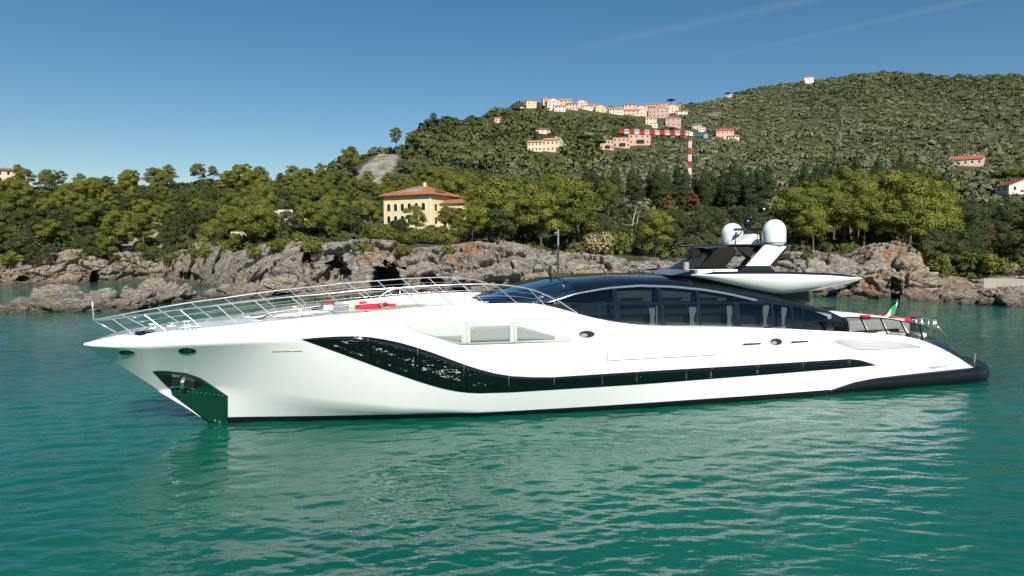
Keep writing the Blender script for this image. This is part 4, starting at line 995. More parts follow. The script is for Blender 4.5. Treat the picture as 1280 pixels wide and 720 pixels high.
for sg in (1, -1):
    R = [Vector((p[0], p[1] * sg, p[2])) for p in (aft(*q) for q in railt)]
    mb = MB(); mb.tube(smooth_run(R, 5), .035, 7); ro = mb.build('aft_rail', M_BLACK, yacht, smooth=True)
    for k, q in enumerate(posts):
        a, c = aft(q[0], q[1]), aft(q[2], q[3]); z0 = float(SZs(c[0])) - .02; mb = MB()
        mb.tube([(a[0], a[1] * sg, a[2]), (c[0], c[1] * sg, min(c[2], z0))], .05 if k > 1 else .025, 6); mb.build('stanchion', M_BLACK, ro)
    for q0, q1 in zip(posts[2:-1], posts[3:]):
        a, c, d, e = aft(q0[0] + 1, q0[1]), aft(q0[2] + 1, q0[3]), aft(q1[2] - 1, q1[3]), aft(q1[0] - 1, q1[1])
        mb = MB(); mb.add([(p[0], p[1] * sg, p[2]) for p in (a, c, d, e)], [(0, 1, 2, 3)]); mb.build('glass_screen', M_SCREEN, ro, fix=False)
# white aft sunpad block, sofa, pale bulkhead
def block(name, s0, s1, y0, y1, z0, z1, mat, bev=.06):
    mb = MB(); mb.box(((s0 + s1) / 2, (y0 + y1) / 2, (z0 + z1) / 2), (s1 - s0, y1 - y0, z1 - z0)); return mb.build(name, mat, yacht, bevel=bev)
pa = on_plane(1060, 395, 0); pb_ = on_plane(1140, 397, 0)
zt_ = pa[2]
block('sunpad', 34.2, 38.6, -2.9, 2.9, 3.25, 3.86, M_CUSH, .10)
block('sunpad', 38.6, 39.5, -2.5, 2.5, 2.9, 3.78, M_CUSH, .12)
block('aft_sofa', 33.0, 34.0, -3.2, 3.2, 2.9, 3.9, M_LOUV, .05)
block('tinted_screen', 34.0, 38.9, 2.95, 3.0, 3.3, 4.12, M_BLACK, .01)
for u, v, w, lab in ((1081.5, 397, .5, 'red cushion at the front end of the white aft sunpad'), (1118, 398.5, .55, 'red cushion under the flag on the aft sunpad, left of two more'), (1125.5, 400, .55, 'red cushion in the middle of the row on the aft sunpad'), (1132, 400.5, .5, 'red cushion at the stern end of the row on the aft sunpad')):
    cushion(lab, u - w * 9, v - 3.4, u + w * 9, v + 2.6, 2.3, M_RED, .5, taper=.9)
# stern rail and fittings
def sp_(u, v, b=2.6): q = on_plane(u, v, b); return Vector((q[0], -b, q[2]))
mb = MB()
mb.tube(smooth_run([sp_(1140, 399.5), sp_(1158, 398.5), sp_(1170, 405), sp_(1183, 421)]), .03, 7)
for a in ((1145, 399.5, 1147, 412), (1152, 399, 1154, 413), (1160.5, 400, 1160, 414), (1167, 399.5, 1167, 416), (1169.5, 399.5, 1169.5, 416)): mb.tube([sp_(a[0], a[1]), sp_(a[2], a[3])], .035, 7)
mb.tube([sp_(1150, 403), sp_(1168, 406)], .02, 6); mb.tube([sp_(1172, 408), sp_(1181, 421)], .025, 6)
mb.build('stern_rail', M_STEEL, yacht, smooth=True)
block('stern_locker', 38.9, 40.2, -3.1, -1.5, 2.3, 2.95, M_PALE, .08)
mb = MB(); p = sp_(1143, 398, 1.5); mb.box((p.x, p.y, p.z), (.6, .4, .14)); mb.build('capstan', M_BLACK, yacht, bevel=.03)
h, nn = on_hull(1193, 441); mb = MB(); mb.box(tuple(h + np.array([0, -.03, .08])), (.5, .12, .14)); mb.build('fairlead', M_STEEL, yacht, bevel=.03)
# ensign on its staff
flag = empty('ensign_flag', tuple(at_world((38.3, 0, 3.9))), YTH); tag(flag, 'green white and red tricolour flag drooping from its staff at the stern', 'flag')
a, c = on_plane(1122, 373.5, 0), on_plane(1117.6, 396, 0)
rel = lambda p: Vector((p[0] - 38.3, p[1], p[2] - 3.9))
mb = MB(); mb.tube([rel(c), rel(a)], [.045, .03], 7); mb.build('flag_staff', M_STEEL, flag, smooth=True)
nr_, nc_ = 14, 36; G = []
hoist_t, hoist_b = np.array(on_plane(1120.5, 379, 0)), np.array(on_plane(1118.6, 392.5, 0))
fly_t, fly_b = np.array(on_plane(1103, 392, 0)), np.array(on_plane(1097.5, 397.5, 0))
for i in range(nc_):
    t = i / (nc_ - 1)
    for j in range(nr_):
        q = j / (nr_ - 1); top_ = hoist_t * (1 - t) + fly_t * t; bot_ = hoist_b * (1 - t) + fly_b * t
        p = top_ * (1 - q) + bot_ * q; p = p + np.array([0, .13 * math.sin(7 * t + 3.0 * q) * (.3 + t), -.12 * math.sin(math.pi * t)])
        G.append(rel(p))
mi = []
for i in range(nc_ - 1): mi += [0 if i < 13 else (1 if i < 23 else 2)] * (nr_ - 1)
link('flag_cloth', mesh_np('flag_cloth', G, grid_faces(nc_, nr_), [plain('flag_green', (.0, .30, .08), .8), plain('flag_white', (.8, .8, .78), .8), plain('flag_red', (.55, .015, .03), .8)], True, mi), flag)
HOUSE_CLEAR = []      # kept free of the far woods: just in front of each house
# ------------------------------------------------------------------ buildings on the slopes
def wall_m(name, c): return plain(name, tuple(.72 * q + .28 * r for q, r in zip(c, (.56, .48, .40))) if 'villa' not in name else c, .9, var=.10, scale=.5, bump=.01)
W = {'yellow': wall_m('wall_yellow', (.62, .46, .22)), 'cream': wall_m('wall_cream', (.66, .56, .38)), 'pink': wall_m('wall_pink', (.60, .36, .29)), 'palepink': wall_m('wall_pale_pink', (.66, .49, .42)),
     'white': wall_m('wall_white', (.70, .67, .62)), 'orange': wall_m('wall_orange', (.50, .28, .18)), 'mauve': wall_m('wall_mauve', (.40, .23, .23)), 'beige': wall_m('wall_beige', (.54, .44, .34)), 'brick': wall_m('wall_brick_red', (.32, .10, .05)), 'grey': wall_m('wall_grey', (.40, .38, .36))}
def tile_mat(name, c):
    m, N, L, b = nmat(name); tc = N.new('ShaderNodeTexCoord'); wv = N.new('ShaderNodeTexWave'); wv.inputs['Scale'].default_value = 4.5; wv.inputs['Distortion'].default_value = .6; L.new(tc.outputs['Object'], wv.inputs['Vector'])
    nz = N.new('ShaderNodeTexNoise'); nz.inputs['Scale'].default_value = 1.3; nz.inputs['Detail'].default_value = 6; L.new(tc.outputs['Object'], nz.inputs['Vector'])
    cr = N.new('ShaderNodeValToRGB'); e = cr.color_ramp.elements; e[0].position = .3; e[0].color = (*[q * .62 for q in c], 1); e[1].position = .7; e[1].color = (*[min(1, q * 1.25) for q in c], 1)
    L.new(nz.outputs[0], cr.inputs[0]); L.new(cr.outputs[0], b.inputs['Base Color']); bp = N.new('ShaderNodeBump'); bp.inputs['Distance'].default_value = .06; L.new(wv.outputs[0], bp.inputs['Height']); L.new(bp.outputs[0], b.inputs['Normal']); b.inputs['Roughness'].default_value = .9
    return m
M_TILE = tile_mat('terracotta_tiles', (.54, .225, .11)); M_TILE2 = tile_mat('brown_tiles', (.30, .16, .10)); M_TILE3 = tile_mat('red_tiles', (.40, .10, .06))
M_PANE = plain('dark_window_pane', (.02, .022, .025), .15); M_SHUT = plain('green_shutter', (.05, .09, .06), .7); M_SURR = plain('white_surround', (.75, .73, .68), .8)
_wb = MB(); _wb.box((0, 0, 0), (1, .12, 1)); WIN_ME = mesh_np('window', _wb.v, _wb.f, M_PANE, False)

def roof_gable(w, d, h, ov=.45, rise=None, th=.22):
    rise = rise or d * .22; mb = MB(); P = []
    for (yy, zz) in ((-d * 0 - ov, h - ov * rise / (d / 2)), (d / 2, h + rise), (d + ov, h - ov * rise / (d / 2))): P.append((yy, zz))
    x0, x1 = -w / 2 - ov * .7, w / 2 + ov * .7
    for (a, c) in ((P[0], P[1]), (P[1], P[2])):
        mb.prism([(x0, a[0], a[1]), (x1, a[0], a[1]), (x1, c[0], c[1]), (x0, c[0], c[1])], (0, 0, .02), (0, 0, th))
    return mb
def roof_hip(w, d, h, ov=.7, rise=2.2):
    mb = MB(); a = min(w, d) / 2; x0, x1, y0, y1 = -w / 2 - ov, w / 2 + ov, -ov, d + ov
    if w >= d: r0, r1 = (-w / 2 + a, d / 2, h + rise), (w / 2 - a, d / 2, h + rise)
    else: r0, r1 = (0, a, h + rise), (0, d - a, h + rise)
    e = [(x0, y0, h), (x1, y0, h), (x1, y1, h), (x0, y1, h)]; V = e + [r0, r1] + [(p[0], p[1], h - .22) for p in e]
    if w >= d: F = [(0, 1, 5, 4), (1, 2, 5), (2, 3, 4, 5), (3, 0, 4)]
    else: F = [(0, 1, 4), (1, 2, 5, 4), (2, 3, 5), (3, 0, 4, 5)]
    F += [(0, 6, 7, 1), (1, 7, 8, 2), (2, 8, 9, 3), (3, 9, 6, 0), (6, 9, 8, 7)]
    mb.add(V, F); return mb
def house(label, u0, u1, v0, v1, wall, roof='gable', tile=None, yaw=0.0, rows=2, cols=3, depth=None, D=None, cat='house', chimney=False, name='house', wsz=(.9, 1.3), side=True):
    """a house whose facade covers picture columns u0..u1, eaves at v0 and base at v1"""
    u = (u0 + u1) / 2; D = hit_terr(u, v1, 170) if (D is None or D > 230) else D; HOUSE_CLEAR.append((u0 - 1.5, u1 + 1.5, D * .965 - 2, D + 10)); k = D / FPX / math.cos(math.atan((u - 640) / FPX)); w = (u1 - u0) * k / max(.5, math.cos(yaw) + .25 * abs(math.sin(yaw))); h = (v1 - v0) * k
    x, y = pos(u, D); z = min(pix_z(u, v1, D), float(terr(u, D)[0]) + 1.5) if D > 230 else pix_z(u, v1, D); d = depth or max(5.0, w * .7)
    r = empty(name, (x, y, z), yaw - math.atan((u - 640) / FPX)); tag(r, label, cat)
    tile = tile or M_TILE; mb = MB(); mb.box((0, d / 2, (h - 9) / 2), (w, d, h + 9))
    if roof == 'gable':
        rs = d * .22; mb.prism([(-w / 2 + .001, 0, h), (-w / 2 + .001, d, h), (-w / 2 + .001, d / 2, h + rs)], (0, 0, 0), (w - .002, 0, 0))
    if roof == 'front':      # gable end to the front
        rs = w * .20; mb.prism([(-w / 2, .001, h), (w / 2, .001, h), (0, .001, h + rs)], (0, 0, 0), (0, d - .002, 0))
    mb.build('wall', W[wall], r)
    if roof == 'gable': ro = roof_gable(w, d, h).build('roof', tile, r)
    elif roof == 'hip': ro = roof_hip(w, d, h, .5, min(w, d) * .2).build('roof', tile, r)
    elif roof == 'front':
        mb = MB(); ov = .4
        for s in (-1, 1): mb.prism([(s * (w / 2 + ov), -ov, h - ov * .4), (0, -ov, h + rs), (0, d + ov, h + rs), (s * (w / 2 + ov), d + ov, h - ov * .4)], (0, 0, .02), (0, 0, .24))
        ro = mb.build('roof', tile, r)
    else:
        mb = MB(); mb.box((0, d / 2, h + .12), (w + .5, d + .5, .24)); ro = mb.build('roof', tile, r)
    if chimney: mb = MB(); mb.box((w * .22, d * .4, h + 1.0 + (0 if roof == 'flat' else d * .12)), (.7, .7, 1.6)); mb.build('chimney', W[wall], ro)
    hw = max(.9, min(wsz[1], h / rows * .5)); ww = min(wsz[0], w / cols * .45)
    for i in range(rows):
        for j in range(cols):
            o = link('window', WIN_ME, r, (-w / 2 + (j + .5) * w / cols, -.045, (i + .56) * h / rows)); o.scale = (ww, 1, hw)
    if side and yaw:
        sx = w / 2 if yaw < 0 else -w / 2
        for i in range(rows):
            for j in range(2): o = link('window', WIN_ME, r, (sx * 1.0 + (.045 if sx > 0 else -.045), d * (.3 + .4 * j), (i + .56) * h / rows), (0, 0, math.pi / 2)); o.scale = (ww, 1, hw)
    return r, w, d, h, D

G = 'houses of the hilltop village'
H = [('yellow hilltop house standing apart at the left end of the village', 657.5, 670.5, 125.5, 133, 'yellow', 'hip', M_TILE2, .15, 1, 2), ('low white shed beside the yellow house at the village\'s left end', 650, 657, 130, 133.5, 'white', 'flat', None, 0, 1, 1),
     ('narrow yellow house at the top left of the village cluster', 678, 687, 123.5, 132, 'yellow', 'gable', M_TILE, .2, 2, 2), ('tall pale pink house with balconies in the left village cluster', 683, 699, 126, 138, 'palepink', 'front', M_TILE2, .25, 3, 3), ('white lower house in front of the tall pale pink one', 692, 706, 133, 139.5, 'white', 'gable', M_TILE, 0, 2, 3),
     ('pink house with terracotta roof behind the left village cluster', 698, 714, 125.5, 133, 'pink', 'gable', M_TILE, .1, 2, 3), ('beige house with wide roof in the middle of the left cluster', 707, 721, 130, 137.5, 'beige', 'gable', M_TILE2, 0, 2, 4), ('pink gabled house on the skyline right of the left cluster', 719, 733, 127.5, 136, 'palepink', 'front', M_TILE, -.2, 2, 3),
     ('small white house below the skyline gables', 726, 739, 132.5, 137.5, 'white', 'gable', M_TILE2, 0, 1, 3), ('grey low house between the white house and the yellow block', 735, 745, 131.5, 137, 'grey', 'gable', M_TILE, 0, 1, 2), ('yellow gable-ended house in the middle of the village ridge', 743, 755.5, 133.5, 140.5, 'yellow', 'front', M_TILE, .25, 2, 2), ('orange house joined to the yellow gable-ended one', 754, 761, 135, 141, 'orange', 'gable', M_TILE, 0, 2, 1),
     ('long white terrace house with many windows on the ridge', 760, 777, 136.5, 143, 'white', 'gable', M_TILE, 0, 2, 5), ('pink house with flat eaves above the long white terrace', 778, 793, 131, 139, 'pink', 'hip', M_TILE2, .1, 2, 3), ('beige row house under the pink flat-eaved one', 777, 797, 138.5, 144.5, 'beige', 'gable', M_TILE, 0, 2, 4), ('pale pink gabled house right of the beige row', 793.5, 806, 135, 145, 'palepink', 'front', M_TILE, .1, 2, 3),
     ('wide yellow house on the crest right of the village gap', 802, 820, 128.5, 135.5, 'yellow', 'gable', M_TILE2, 0, 2, 4), ('dark mauve tower-like house in the right cluster', 808.5, 818, 134.5, 147, 'mauve', 'gable', M_TILE2, .1, 3, 2), ('mauve house with front gable beside the tower-like one', 818, 833, 137.5, 147.5, 'mauve', 'front', M_TILE2, .2, 2, 3), ('tall pink house at the centre of the right cluster', 821, 834, 132, 143, 'pink', 'gable', M_TILE, .1, 3, 3),
     ('bright pink gabled house under the big tree on the crest', 831, 845, 134, 141.5, 'palepink', 'front', M_TILE, 0, 2, 3), ('orange house right of the bright pink gable', 841, 848, 132, 137.5, 'orange', 'gable', M_TILE, 0, 1, 2), ('white two-storey house with six windows at the village\'s right end', 842, 856, 139.5, 146.5, 'white', 'hip', M_TILE2, 0, 2, 3),
     ('pale yellow house with annex below the right cluster', 805, 818.5, 148, 156.5, 'cream', 'gable', M_TILE, .15, 2, 3), ('white annex on the slope under the pale yellow house', 813, 820, 155, 160, 'white', 'flat', None, 0, 1, 1), ('mauve-pink villa with arched loggia below the six-window house', 830, 848, 148, 159, 'mauve', 'hip', M_TILE3, .1, 2, 3),
     ('small yellow house beside the crane\'s blue counter jib', 863.5, 874, 156.5, 162, 'yellow', 'gable', M_TILE2, 0, 2, 3), ('white block stepping down right of the small yellow house', 871, 879, 160, 165, 'white', 'flat', None, 0, 1, 2), ('salmon house with terracotta roof right of the crane', 893.5, 913, 164.5, 174.5, 'pink', 'gable', M_TILE3, .1, 2, 4), ('white terraced house below the salmon one', 908, 920, 171, 177.5, 'white', 'gable', M_TILE2, 0, 2, 3)]
for (lab, u0, u1, v0, v1, wl, rf, tl, yw, rw, cl_) in H: tag(house(lab, u0, u1, v0, v1, wl, rf, tl, yw, rw, cl_, D=float(np.interp((u0 + u1) / 2, [650, 760, 860, 880, 920], [672, 694, 702, 640, 620])) + (0 if v1 < 140 else -12) - (18 if v1 > 146 and u0 < 860 else 0))[0], group=G if v1 < 150 else None)
house('cream house on the hillside with stepped roofs and long balconies', 676, 699, 175.5, 190, 'cream', 'gable', M_TILE, -.35, 2, 4, chimney=True, D=402)
house('lower white and cream wing stepping left of the cream house', 659, 677, 178, 189.5, 'cream', 'gable', M_TILE, -.1, 2, 4, D=404)
house('white low house with red roof above the cream hillside house', 669, 687, 162, 167.5, 'white', 'hip', M_TILE3, 0, 1, 3, D=505)
house('small orange house among trees on the left ridge', 618.5, 627.5, 148, 154, 'pink', 'gable', M_TILE, 0, 1, 2, D=560)
for lab, u0, u1, v0, v1, D in (('lowest orange block of three stepping up the hillside', 749, 766, 175.5, 187.5, 424), ('middle orange block of three with a loggia', 765, 786, 172.5, 185, 432), ('topmost long orange block under the crane\'s red jib', 784, 811, 168, 181.5, 440)):
    r, w, d, h, _ = house(lab, u0, u1, v0, v1, 'orange', 'flat', M_TILE2, .12, 2, 4, D=D)
    mb = MB(); mb.box((w * .05, -.06, h * .30), (w * .34, .15, h * .34)); mb.build('loggia', M_PANE, r)
house('white house alone on top of the green mountain', 1000.5, 1010, 98.5, 103.5, 'white', 'gable', M_TILE, .1, 1, 3, D=1035)
house('small beige house beside umbrella pines on the far skyline', 905, 911, 118, 122, 'beige', 'gable', M_TILE, 0, 1, 2, D=900)
house('pink bungalow with long red roof on the olive slope', 1189, 1214.5, 202, 207.5, 'palepink', 'gable', M_TILE3, -.1, 1, 5, chimney=True, D=515)
house('white house with red roof half hidden at the right edge', 1266, 1292, 238, 250, 'white', 'front', M_TILE3, .55, 2, 3, D=hit_terr(1280, 251, 170), chimney=True)
house('red tiled porch in front of the house at the right edge', 1266, 1288, 246, 250.5, 'palepink', 'gable', M_TILE, .1, 1, 2, D=hit_terr(1280, 251, 170) - 6)
r, w, d, h, _ = house('pale villa with an arched porch on the left skyline', 7, 24, 219, 229.5, 'palepink', 'hip', M_TILE2, .1, 2, 3, D=330, chimney=True)
mb = MB(); n = 14; ar = [(-1.3, 0, 0), (1.3, 0, 0), (1.3, 0, 1.3)] + [(1.3 * math.cos(t), 0, 1.3 + 1.2 * math.sin(t)) for t in np.linspace(0, math.pi, n)[1:]]
mb.prism([(p[0] + w * .12, -.08, p[2]) for p in ar], (0, 0, 0), (0, .12, 0)); mb.build('arch', W['brick'], r)
# red chalet hidden in the pines behind the arch
r, w, d, h, _ = house('red timber chalet hidden among the pines behind the domes', 1026, 1062, 262, 277, 'brick', 'gable', M_TILE3, .15, 1, 4, D=182, chimney=True)
mb = MB(); mb.box((0, -1.2, h * .45), (w * 1.05, 2.4, .15)); mb.box((0, -2.3, h * .45 + .6), (w * 1.05, .08, .12)); mb.build('balcony', W['brick'], r)
house('small chalet roof below the red timber chalet', 1046, 1058, 277, 282, 'orange', 'hip', M_TILE, .1, 1, 1, D=176)
# pergola
u = 1250; D = hit_terr(1250, 271, 170); x, y = pos(u, D); k = D / FPX; z = pix_z(u, 268, D)
pg = empty('pergola', (x, y, z), -.6); tag(pg, 'white flat-roofed pergola under dark oaks at the right', 'pergola')
pw = 30 * k; hz_ = 10 * k
mb = MB(); mb.box((0, 0, hz_), (pw, 2.6, .2)); mb.build('roof', W['white'], pg)
for sx in (-pw * .46, pw * .46):
    for sy in (-1.1, 1.1): mb = MB(); mb.box((sx, sy, hz_ / 2 - .6), (.16, .16, hz_ + 1)); mb.build('post', W['white'], pg)
mb = MB(); mb.box((0, .5, -.9), (pw * .9, 3, 1.2)); mb.build('terrace', W['grey'], pg)
# terraces left of the villa
def slab(name, label, cat, u0, u1, v0, v1, D, mat, depth=1.0, rz=0.0):
    u = (u0 + u1) / 2; k = D / FPX; x, y = pos(u, D); w, h = (u1 - u0) * k, (v1 - v0) * k; mb = MB(); mb.box((0, depth / 2, h / 2 - .6), (w, depth, h + 1.2)); o = mb.build(name, mat, None, bevel=.04)
    o.location = (x, y, pix_z(u, v1, D)); o.rotation_euler = (0, 0, rz - math.atan((u - 640) / FPX)); return tag(o, label, cat)
slab('terrace_wall', 'upper stone terrace wall left of the villa, left piece', 'wall', 343, 366, 262.5, 267, 210, W['beige'])
slab('terrace_wall', 'upper pale terrace wall with a railing left of the villa', 'wall', 377, 401, 264.5, 270, 208, W['beige'])
slab('terrace_wall', 'short pale wall right of the long pavilion', 'wall', 394, 404, 274, 281, 188, W['white'])
slab('terrace_wall', 'big sandy retaining wall above the cove', 'wall', 292, 325, 291, 306, 160, W['beige'])
slab('wall_pillar', 'rusty brick pillar at the end of the sandy retaining wall', 'wall', 317.5, 323, 279, 293, 158, W['brick'])
slab('garden_wall', 'pale garden wall left of the villa behind oaks', 'wall', 444, 458, 266, 273, 205, W['white'])
mb = MB()
for i in range(9): mb.box((-2.9 + i * .72, 0, .55), (.06, .06, 1.1))
mb.box((0, 0, 1.08), (5.9, .06, .06)); o = mb.build('terrace_railing', M_GREY); x, y = pos(389, 208.3); o.location = (x, y, pix_z(389, 264.5, 208)); o.rotation_euler = (0, 0, .28); tag(o, 'thin railing standing on the upper pale terrace wall', 'railing')
r, w, d, h, _ = house('long low pavilion with flat white roof on the terraces', 359, 394, 275.5, 281.5, 'beige', 'flat', W['white'], 0, 1, 5, depth=4, D=186, cat='pavilion', name='pavilion')
slab('parapet_wall', 'low white parapet in front of the long pavilion', 'wall', 361, 372, 279, 282, 181, W['white'])
# ---- the big yellow villa
D = 194; u = 500; k = D / FPX; x, y = pos(533, 197); zb = pix_z(533, 291, 197)
VW = wall_m('villa_yellow', (.70, .57, .32))
vil = empty('villa', (x, y, zb), 0); tag(vil, 'large yellow villa with arched windows and hipped terracotta roof', 'villa')
# corner nearest the camera at picture column 541; long left wing facade and receding right side
aL = math.radians(14) ; wl, wr_, hh = 16.8, 14.5, 11.0
cx0 = (541 - 533) * k
def frame(px, yaw): o = empty('facade', (px, -2.6, 0), yaw); o.parent = vil; return o
ang = math.radians(-28)
mb = MB(); ex = Vector((math.cos(ang), math.sin(ang), 0)); ey = Vector((-math.sin(ang), math.cos(ang), 0))
c = Vector((cx0, -2.6, 0))
def L2(a, b_, z): return tuple(c + ex * a + ey * b_ + Vector((0, 0, z)))
foot = [(-wl, 0), (0, 0), (0, wr_), (-wl, wr_)]
mb.add([L2(a, b_, -4) for a, b_ in foot] + [L2(a, b_, hh) for a, b_ in foot], [(0, 1, 5, 4), (1, 2, 6, 5), (2, 3, 7, 6), (3, 0, 4, 7), (4, 5, 6, 7)]); mb.build('wall', VW, vil)
ov = 1.1; e = [(-wl - ov, -ov), (ov, -ov), (ov, wr_ + ov), (-wl - ov, wr_ + ov)]; rid = [(-wl / 2 - 1.2, wr_ / 2), (-wl / 2 + 1.2, wr_ / 2)]
mb = MB(); mb.add([L2(a, b_, hh) for a, b_ in e] + [L2(a, b_, hh + 3.0) for a, b_ in rid] + [L2(a, b_, hh - .3) for a, b_ in e], [(0, 1, 5, 4), (1, 2, 5), (2, 3, 4, 5), (3, 0, 4), (0, 6, 7, 1), (1, 7, 8, 2), (2, 8, 9, 3), (3, 9, 6, 0), (6, 9, 8, 7)])
ro = mb.build('roof', M_TILE, vil)
mb = MB(); mb.prism([L2(-11.0, 1.0, hh + .80), L2(-5.2, 1.0, hh + .80), L2(-5.0, 3.6, hh + 1.72), L2(-9.0, 3.6, hh + 1.72)], (0, 0, 0), (0, 0, .09)); mb.build('skylight', plain('skylight_glass', (.30, .33, .36), .2), ro)
mb = MB(); mb.prism([L2(-.1, 3.4, hh + .62), L2(-.1, 7.8, hh + .62), L2(-1.8, 7.2, hh + 1.35), L2(-1.8, 4.2, hh + 1.35)], (0, 0, 0), (.03, 0, .09)); mb.build('skylight', M_SHUT, ro)
mb = MB(); mb.box(L2(-wl / 2 + 1.5, wr_ / 2 - .4, hh + 3.2), (.8, .8, 1.2)); mb.build('chimney', VW, ro)
def arch_win(a, zc, w_, h_, face='front'):
    P = [(-w_ / 2, 0), (w_ / 2, 0)] + [(w_ / 2 * math.cos(t), h_ - w_ / 2 + w_ / 2 * math.sin(t)) for t in np.linspace(0, math.pi, 12)]
    def put(q, off): return L2(a + q[0], -off, zc + q[1]) if face == 'front' else L2(off, a + q[0], zc + q[1])
    nrm = (-ey if face == 'front' else ex)
    mb = MB(); mb.prism([put((p[0] * 1.3, p[1] * 1.12 - .08), .0) for p in P], tuple(nrm * -.02), tuple(nrm * .05)); s_ = mb.build('window_surround', M_SURR, vil)
    mb = MB(); mb.prism([put(p, .0) for p in P], tuple(nrm * -.02), tuple(nrm * .09)); mb.build('pane', M_PANE, s_)
def rect_win(a, zc, w_, h_, face):
    P = [(-w_ / 2, 0), (w_ / 2, 0), (w_ / 2, h_), (-w_ / 2, h_)]
    def put(q): return L2(a + q[0], 0, zc + q[1]) if face == 'front' else L2(0, a + q[0], zc + q[1])
    nrm = (-ey if face == 'front' else ex); mb = MB(); mb.prism([put(p) for p in P], tuple(nrm * -.02), tuple(nrm * .07)); mb.build('window', M_PANE, vil)
for i in range(6):
    a = -14.9 + i * 2.45
    for zc in (2.9, 6.4): arch_win(a, zc, 1.15, 2.1)
for a in (-7.0, -2.6): rect_win(a, -.4, .7, 1.6, 'front')
for a in (2.2, 5.2, 8.3, 11.8):
    for zc in (2.6, 6.3): rect_win(a, zc, .95, 1.8, 'side')
# right wing, lower and set back
mb = MB(); f2 = [(0, 4.5), (12.2, 4.5), (12.2, 12), (0, 12)]
mb.add([L2(a, b_, -4) for a, b_ in f2] + [L2(a, b_, 8.3) for a, b_ in f2], [(0, 1, 5, 4), (1, 2, 6, 5), (2, 3, 7, 6), (3, 0, 4, 7), (4, 5, 6, 7)]); mb.build('wing', VW, vil)
mb = MB(); e = [(0.02, 3.8), (12.9, 3.8), (12.9, 12.7), (0.02, 12.7)]; mb.add([L2(a, b_, 8.3) for a, b_ in e] + [L2(0.02, 8, 9.7), L2(9.6, 8, 9.7)], [(0, 1, 5, 4), (1, 2, 5), (2, 3, 4, 5), (3, 0, 4), (0, 3, 2, 1)]); mb.build('wing_roof', M_TILE, vil)
for a in (1.6, 4.2, 6.9, 9.8):
    for zc in (1.6, 5.2):
        P = [(a - .45, zc), (a + .45, zc), (a + .45, zc + 1.7), (a - .45, zc + 1.7)]; mb = MB(); mb.prism([L2(p[0], 4.5, p[1]) for p in P], tuple(ey * .02), tuple(-ey * .07)); mb.build('window', M_PANE, vil)
mb = MB(); mb.box(L2(-.25, -.12, hh / 2 - .6), (.22, .2, hh), rz=ang); mb.build('drainpipe', M_SURR, vil)
# ---- tower crane
D = 318; k = D / FPX; u = 860; x, y = pos(u, D); zt = pix_z(860, 170, D); z0 = float(terr(860, D)[0])
M_CRED = plain('crane_red', (.42, .03, .03), .5); M_CWHT = plain('crane_white', (.72, .70, .66), .5); M_CBLU = plain('crane_blue', (.07, .20, .36), .5)
cr_ = empty('tower_crane', (x, y, z0)); tag(cr_, 'red and white tower crane standing behind the cypress row', 'crane'); Ht = zt - z0
mb = MB(); ns = max(6, int(Ht / 2.1)); wv = .55
seg = 5.9 * 1.02 * k * 2
for i in range(int(Ht / .74)):
    z = i * .74; m_ = int((Ht - z) / (7.8 * k)) % 2
    for sx in (-wv, wv):
        for sy in (-wv, wv): mb.box((sx, sy, z + .37), (.22, .22, .74), m_)
    for sy in (-wv, wv): mb.box((0, sy, z + .37), (2 * wv, .10, .34), m_); 
    for sx in (-wv, wv): mb.box((sx, 0, z + .37), (.10, 2 * wv, .34), m_)
mb.build('mast', [M_CRED, M_CWHT], cr_)
jl = (860 - 775) * k
mb = MB(); nseg = 14; sl = jl / nseg; jh = 1.9
for i in range(nseg):
    x0, x1 = -i * sl, -(i + 1) * sl; m_ = (i + 1) % 2; dz = lambda xx: .06 * -xx * .5
    for yy in (-.6, .6):
        mb.tube([(x0, yy, .1 + dz(x0)), (x1, yy, .1 + dz(x1))], .17, 4, m_)
        for a in np.linspace(0, 1, 4 if m_ else 6)[:-1]:
            st = 1 / (3 if m_ else 5); xa, xm, xb = x0 + (x1 - x0) * a, x0 + (x1 - x0) * (a + st / 2), x0 + (x1 - x0) * (a + st)
            mb.tube([(xa, yy, .1 + dz(xa)), (xm, 0, jh + dz(xm)), (xb, yy, .1 + dz(xb))], .16 if m_ else .26, 4, m_)
    mb.tube([(x0, 0, jh + dz(x0)), (x1, 0, jh + dz(x1))], .2, 4, m_)
    if m_: mb.box(((x0 + x1) / 2, .0, .5 + dz(x0)), (sl * .96, .06, .3), 1)
    else: mb.box(((x0 + x1) / 2, .0, .8 + dz(x0)), (sl * .98, .06, .7), 0)
j_ = mb.build('jib', [M_CRED, M_CWHT], cr_); j_.location = (0, 0, Ht)
mb = MB(); cl_ = 21 * k
for yy in (-.5, .5):
    mb.tube([(0, yy, .2), (cl_, yy, -.4)], .2, 4)
    for i in range(6): mb.tube([(i * cl_ / 6, yy, .2), ((i + .5) * cl_ / 6, yy, 1.3), ((i + 1) * cl_ / 6, yy, 0)], .13, 4)
mb.tube([(0, 0, 1.6), (cl_, 0, .8)], .16, 4); c_ = mb.build('counter_jib', M_CBLU, cr_); c_.location = (0, 0, Ht)
mb = MB(); mb.box((cl_ - .9, 0, Ht - .3), (2.0, 1.3, 1.7)); mb.build('counterweight', M_GREY, cr_, bevel=.08)
mb = MB(); mb.box((.2, -.5, Ht + .6), (1.5, 1.4, 1.7)); mb.build('cab', M_CWHT, cr_, bevel=.1)
mb = MB(); mb.box((0, 0, Ht + .1), (2.0, 2.0, .7)); mb.build('slewing_ring', M_CBLU, cr_, bevel=.05)
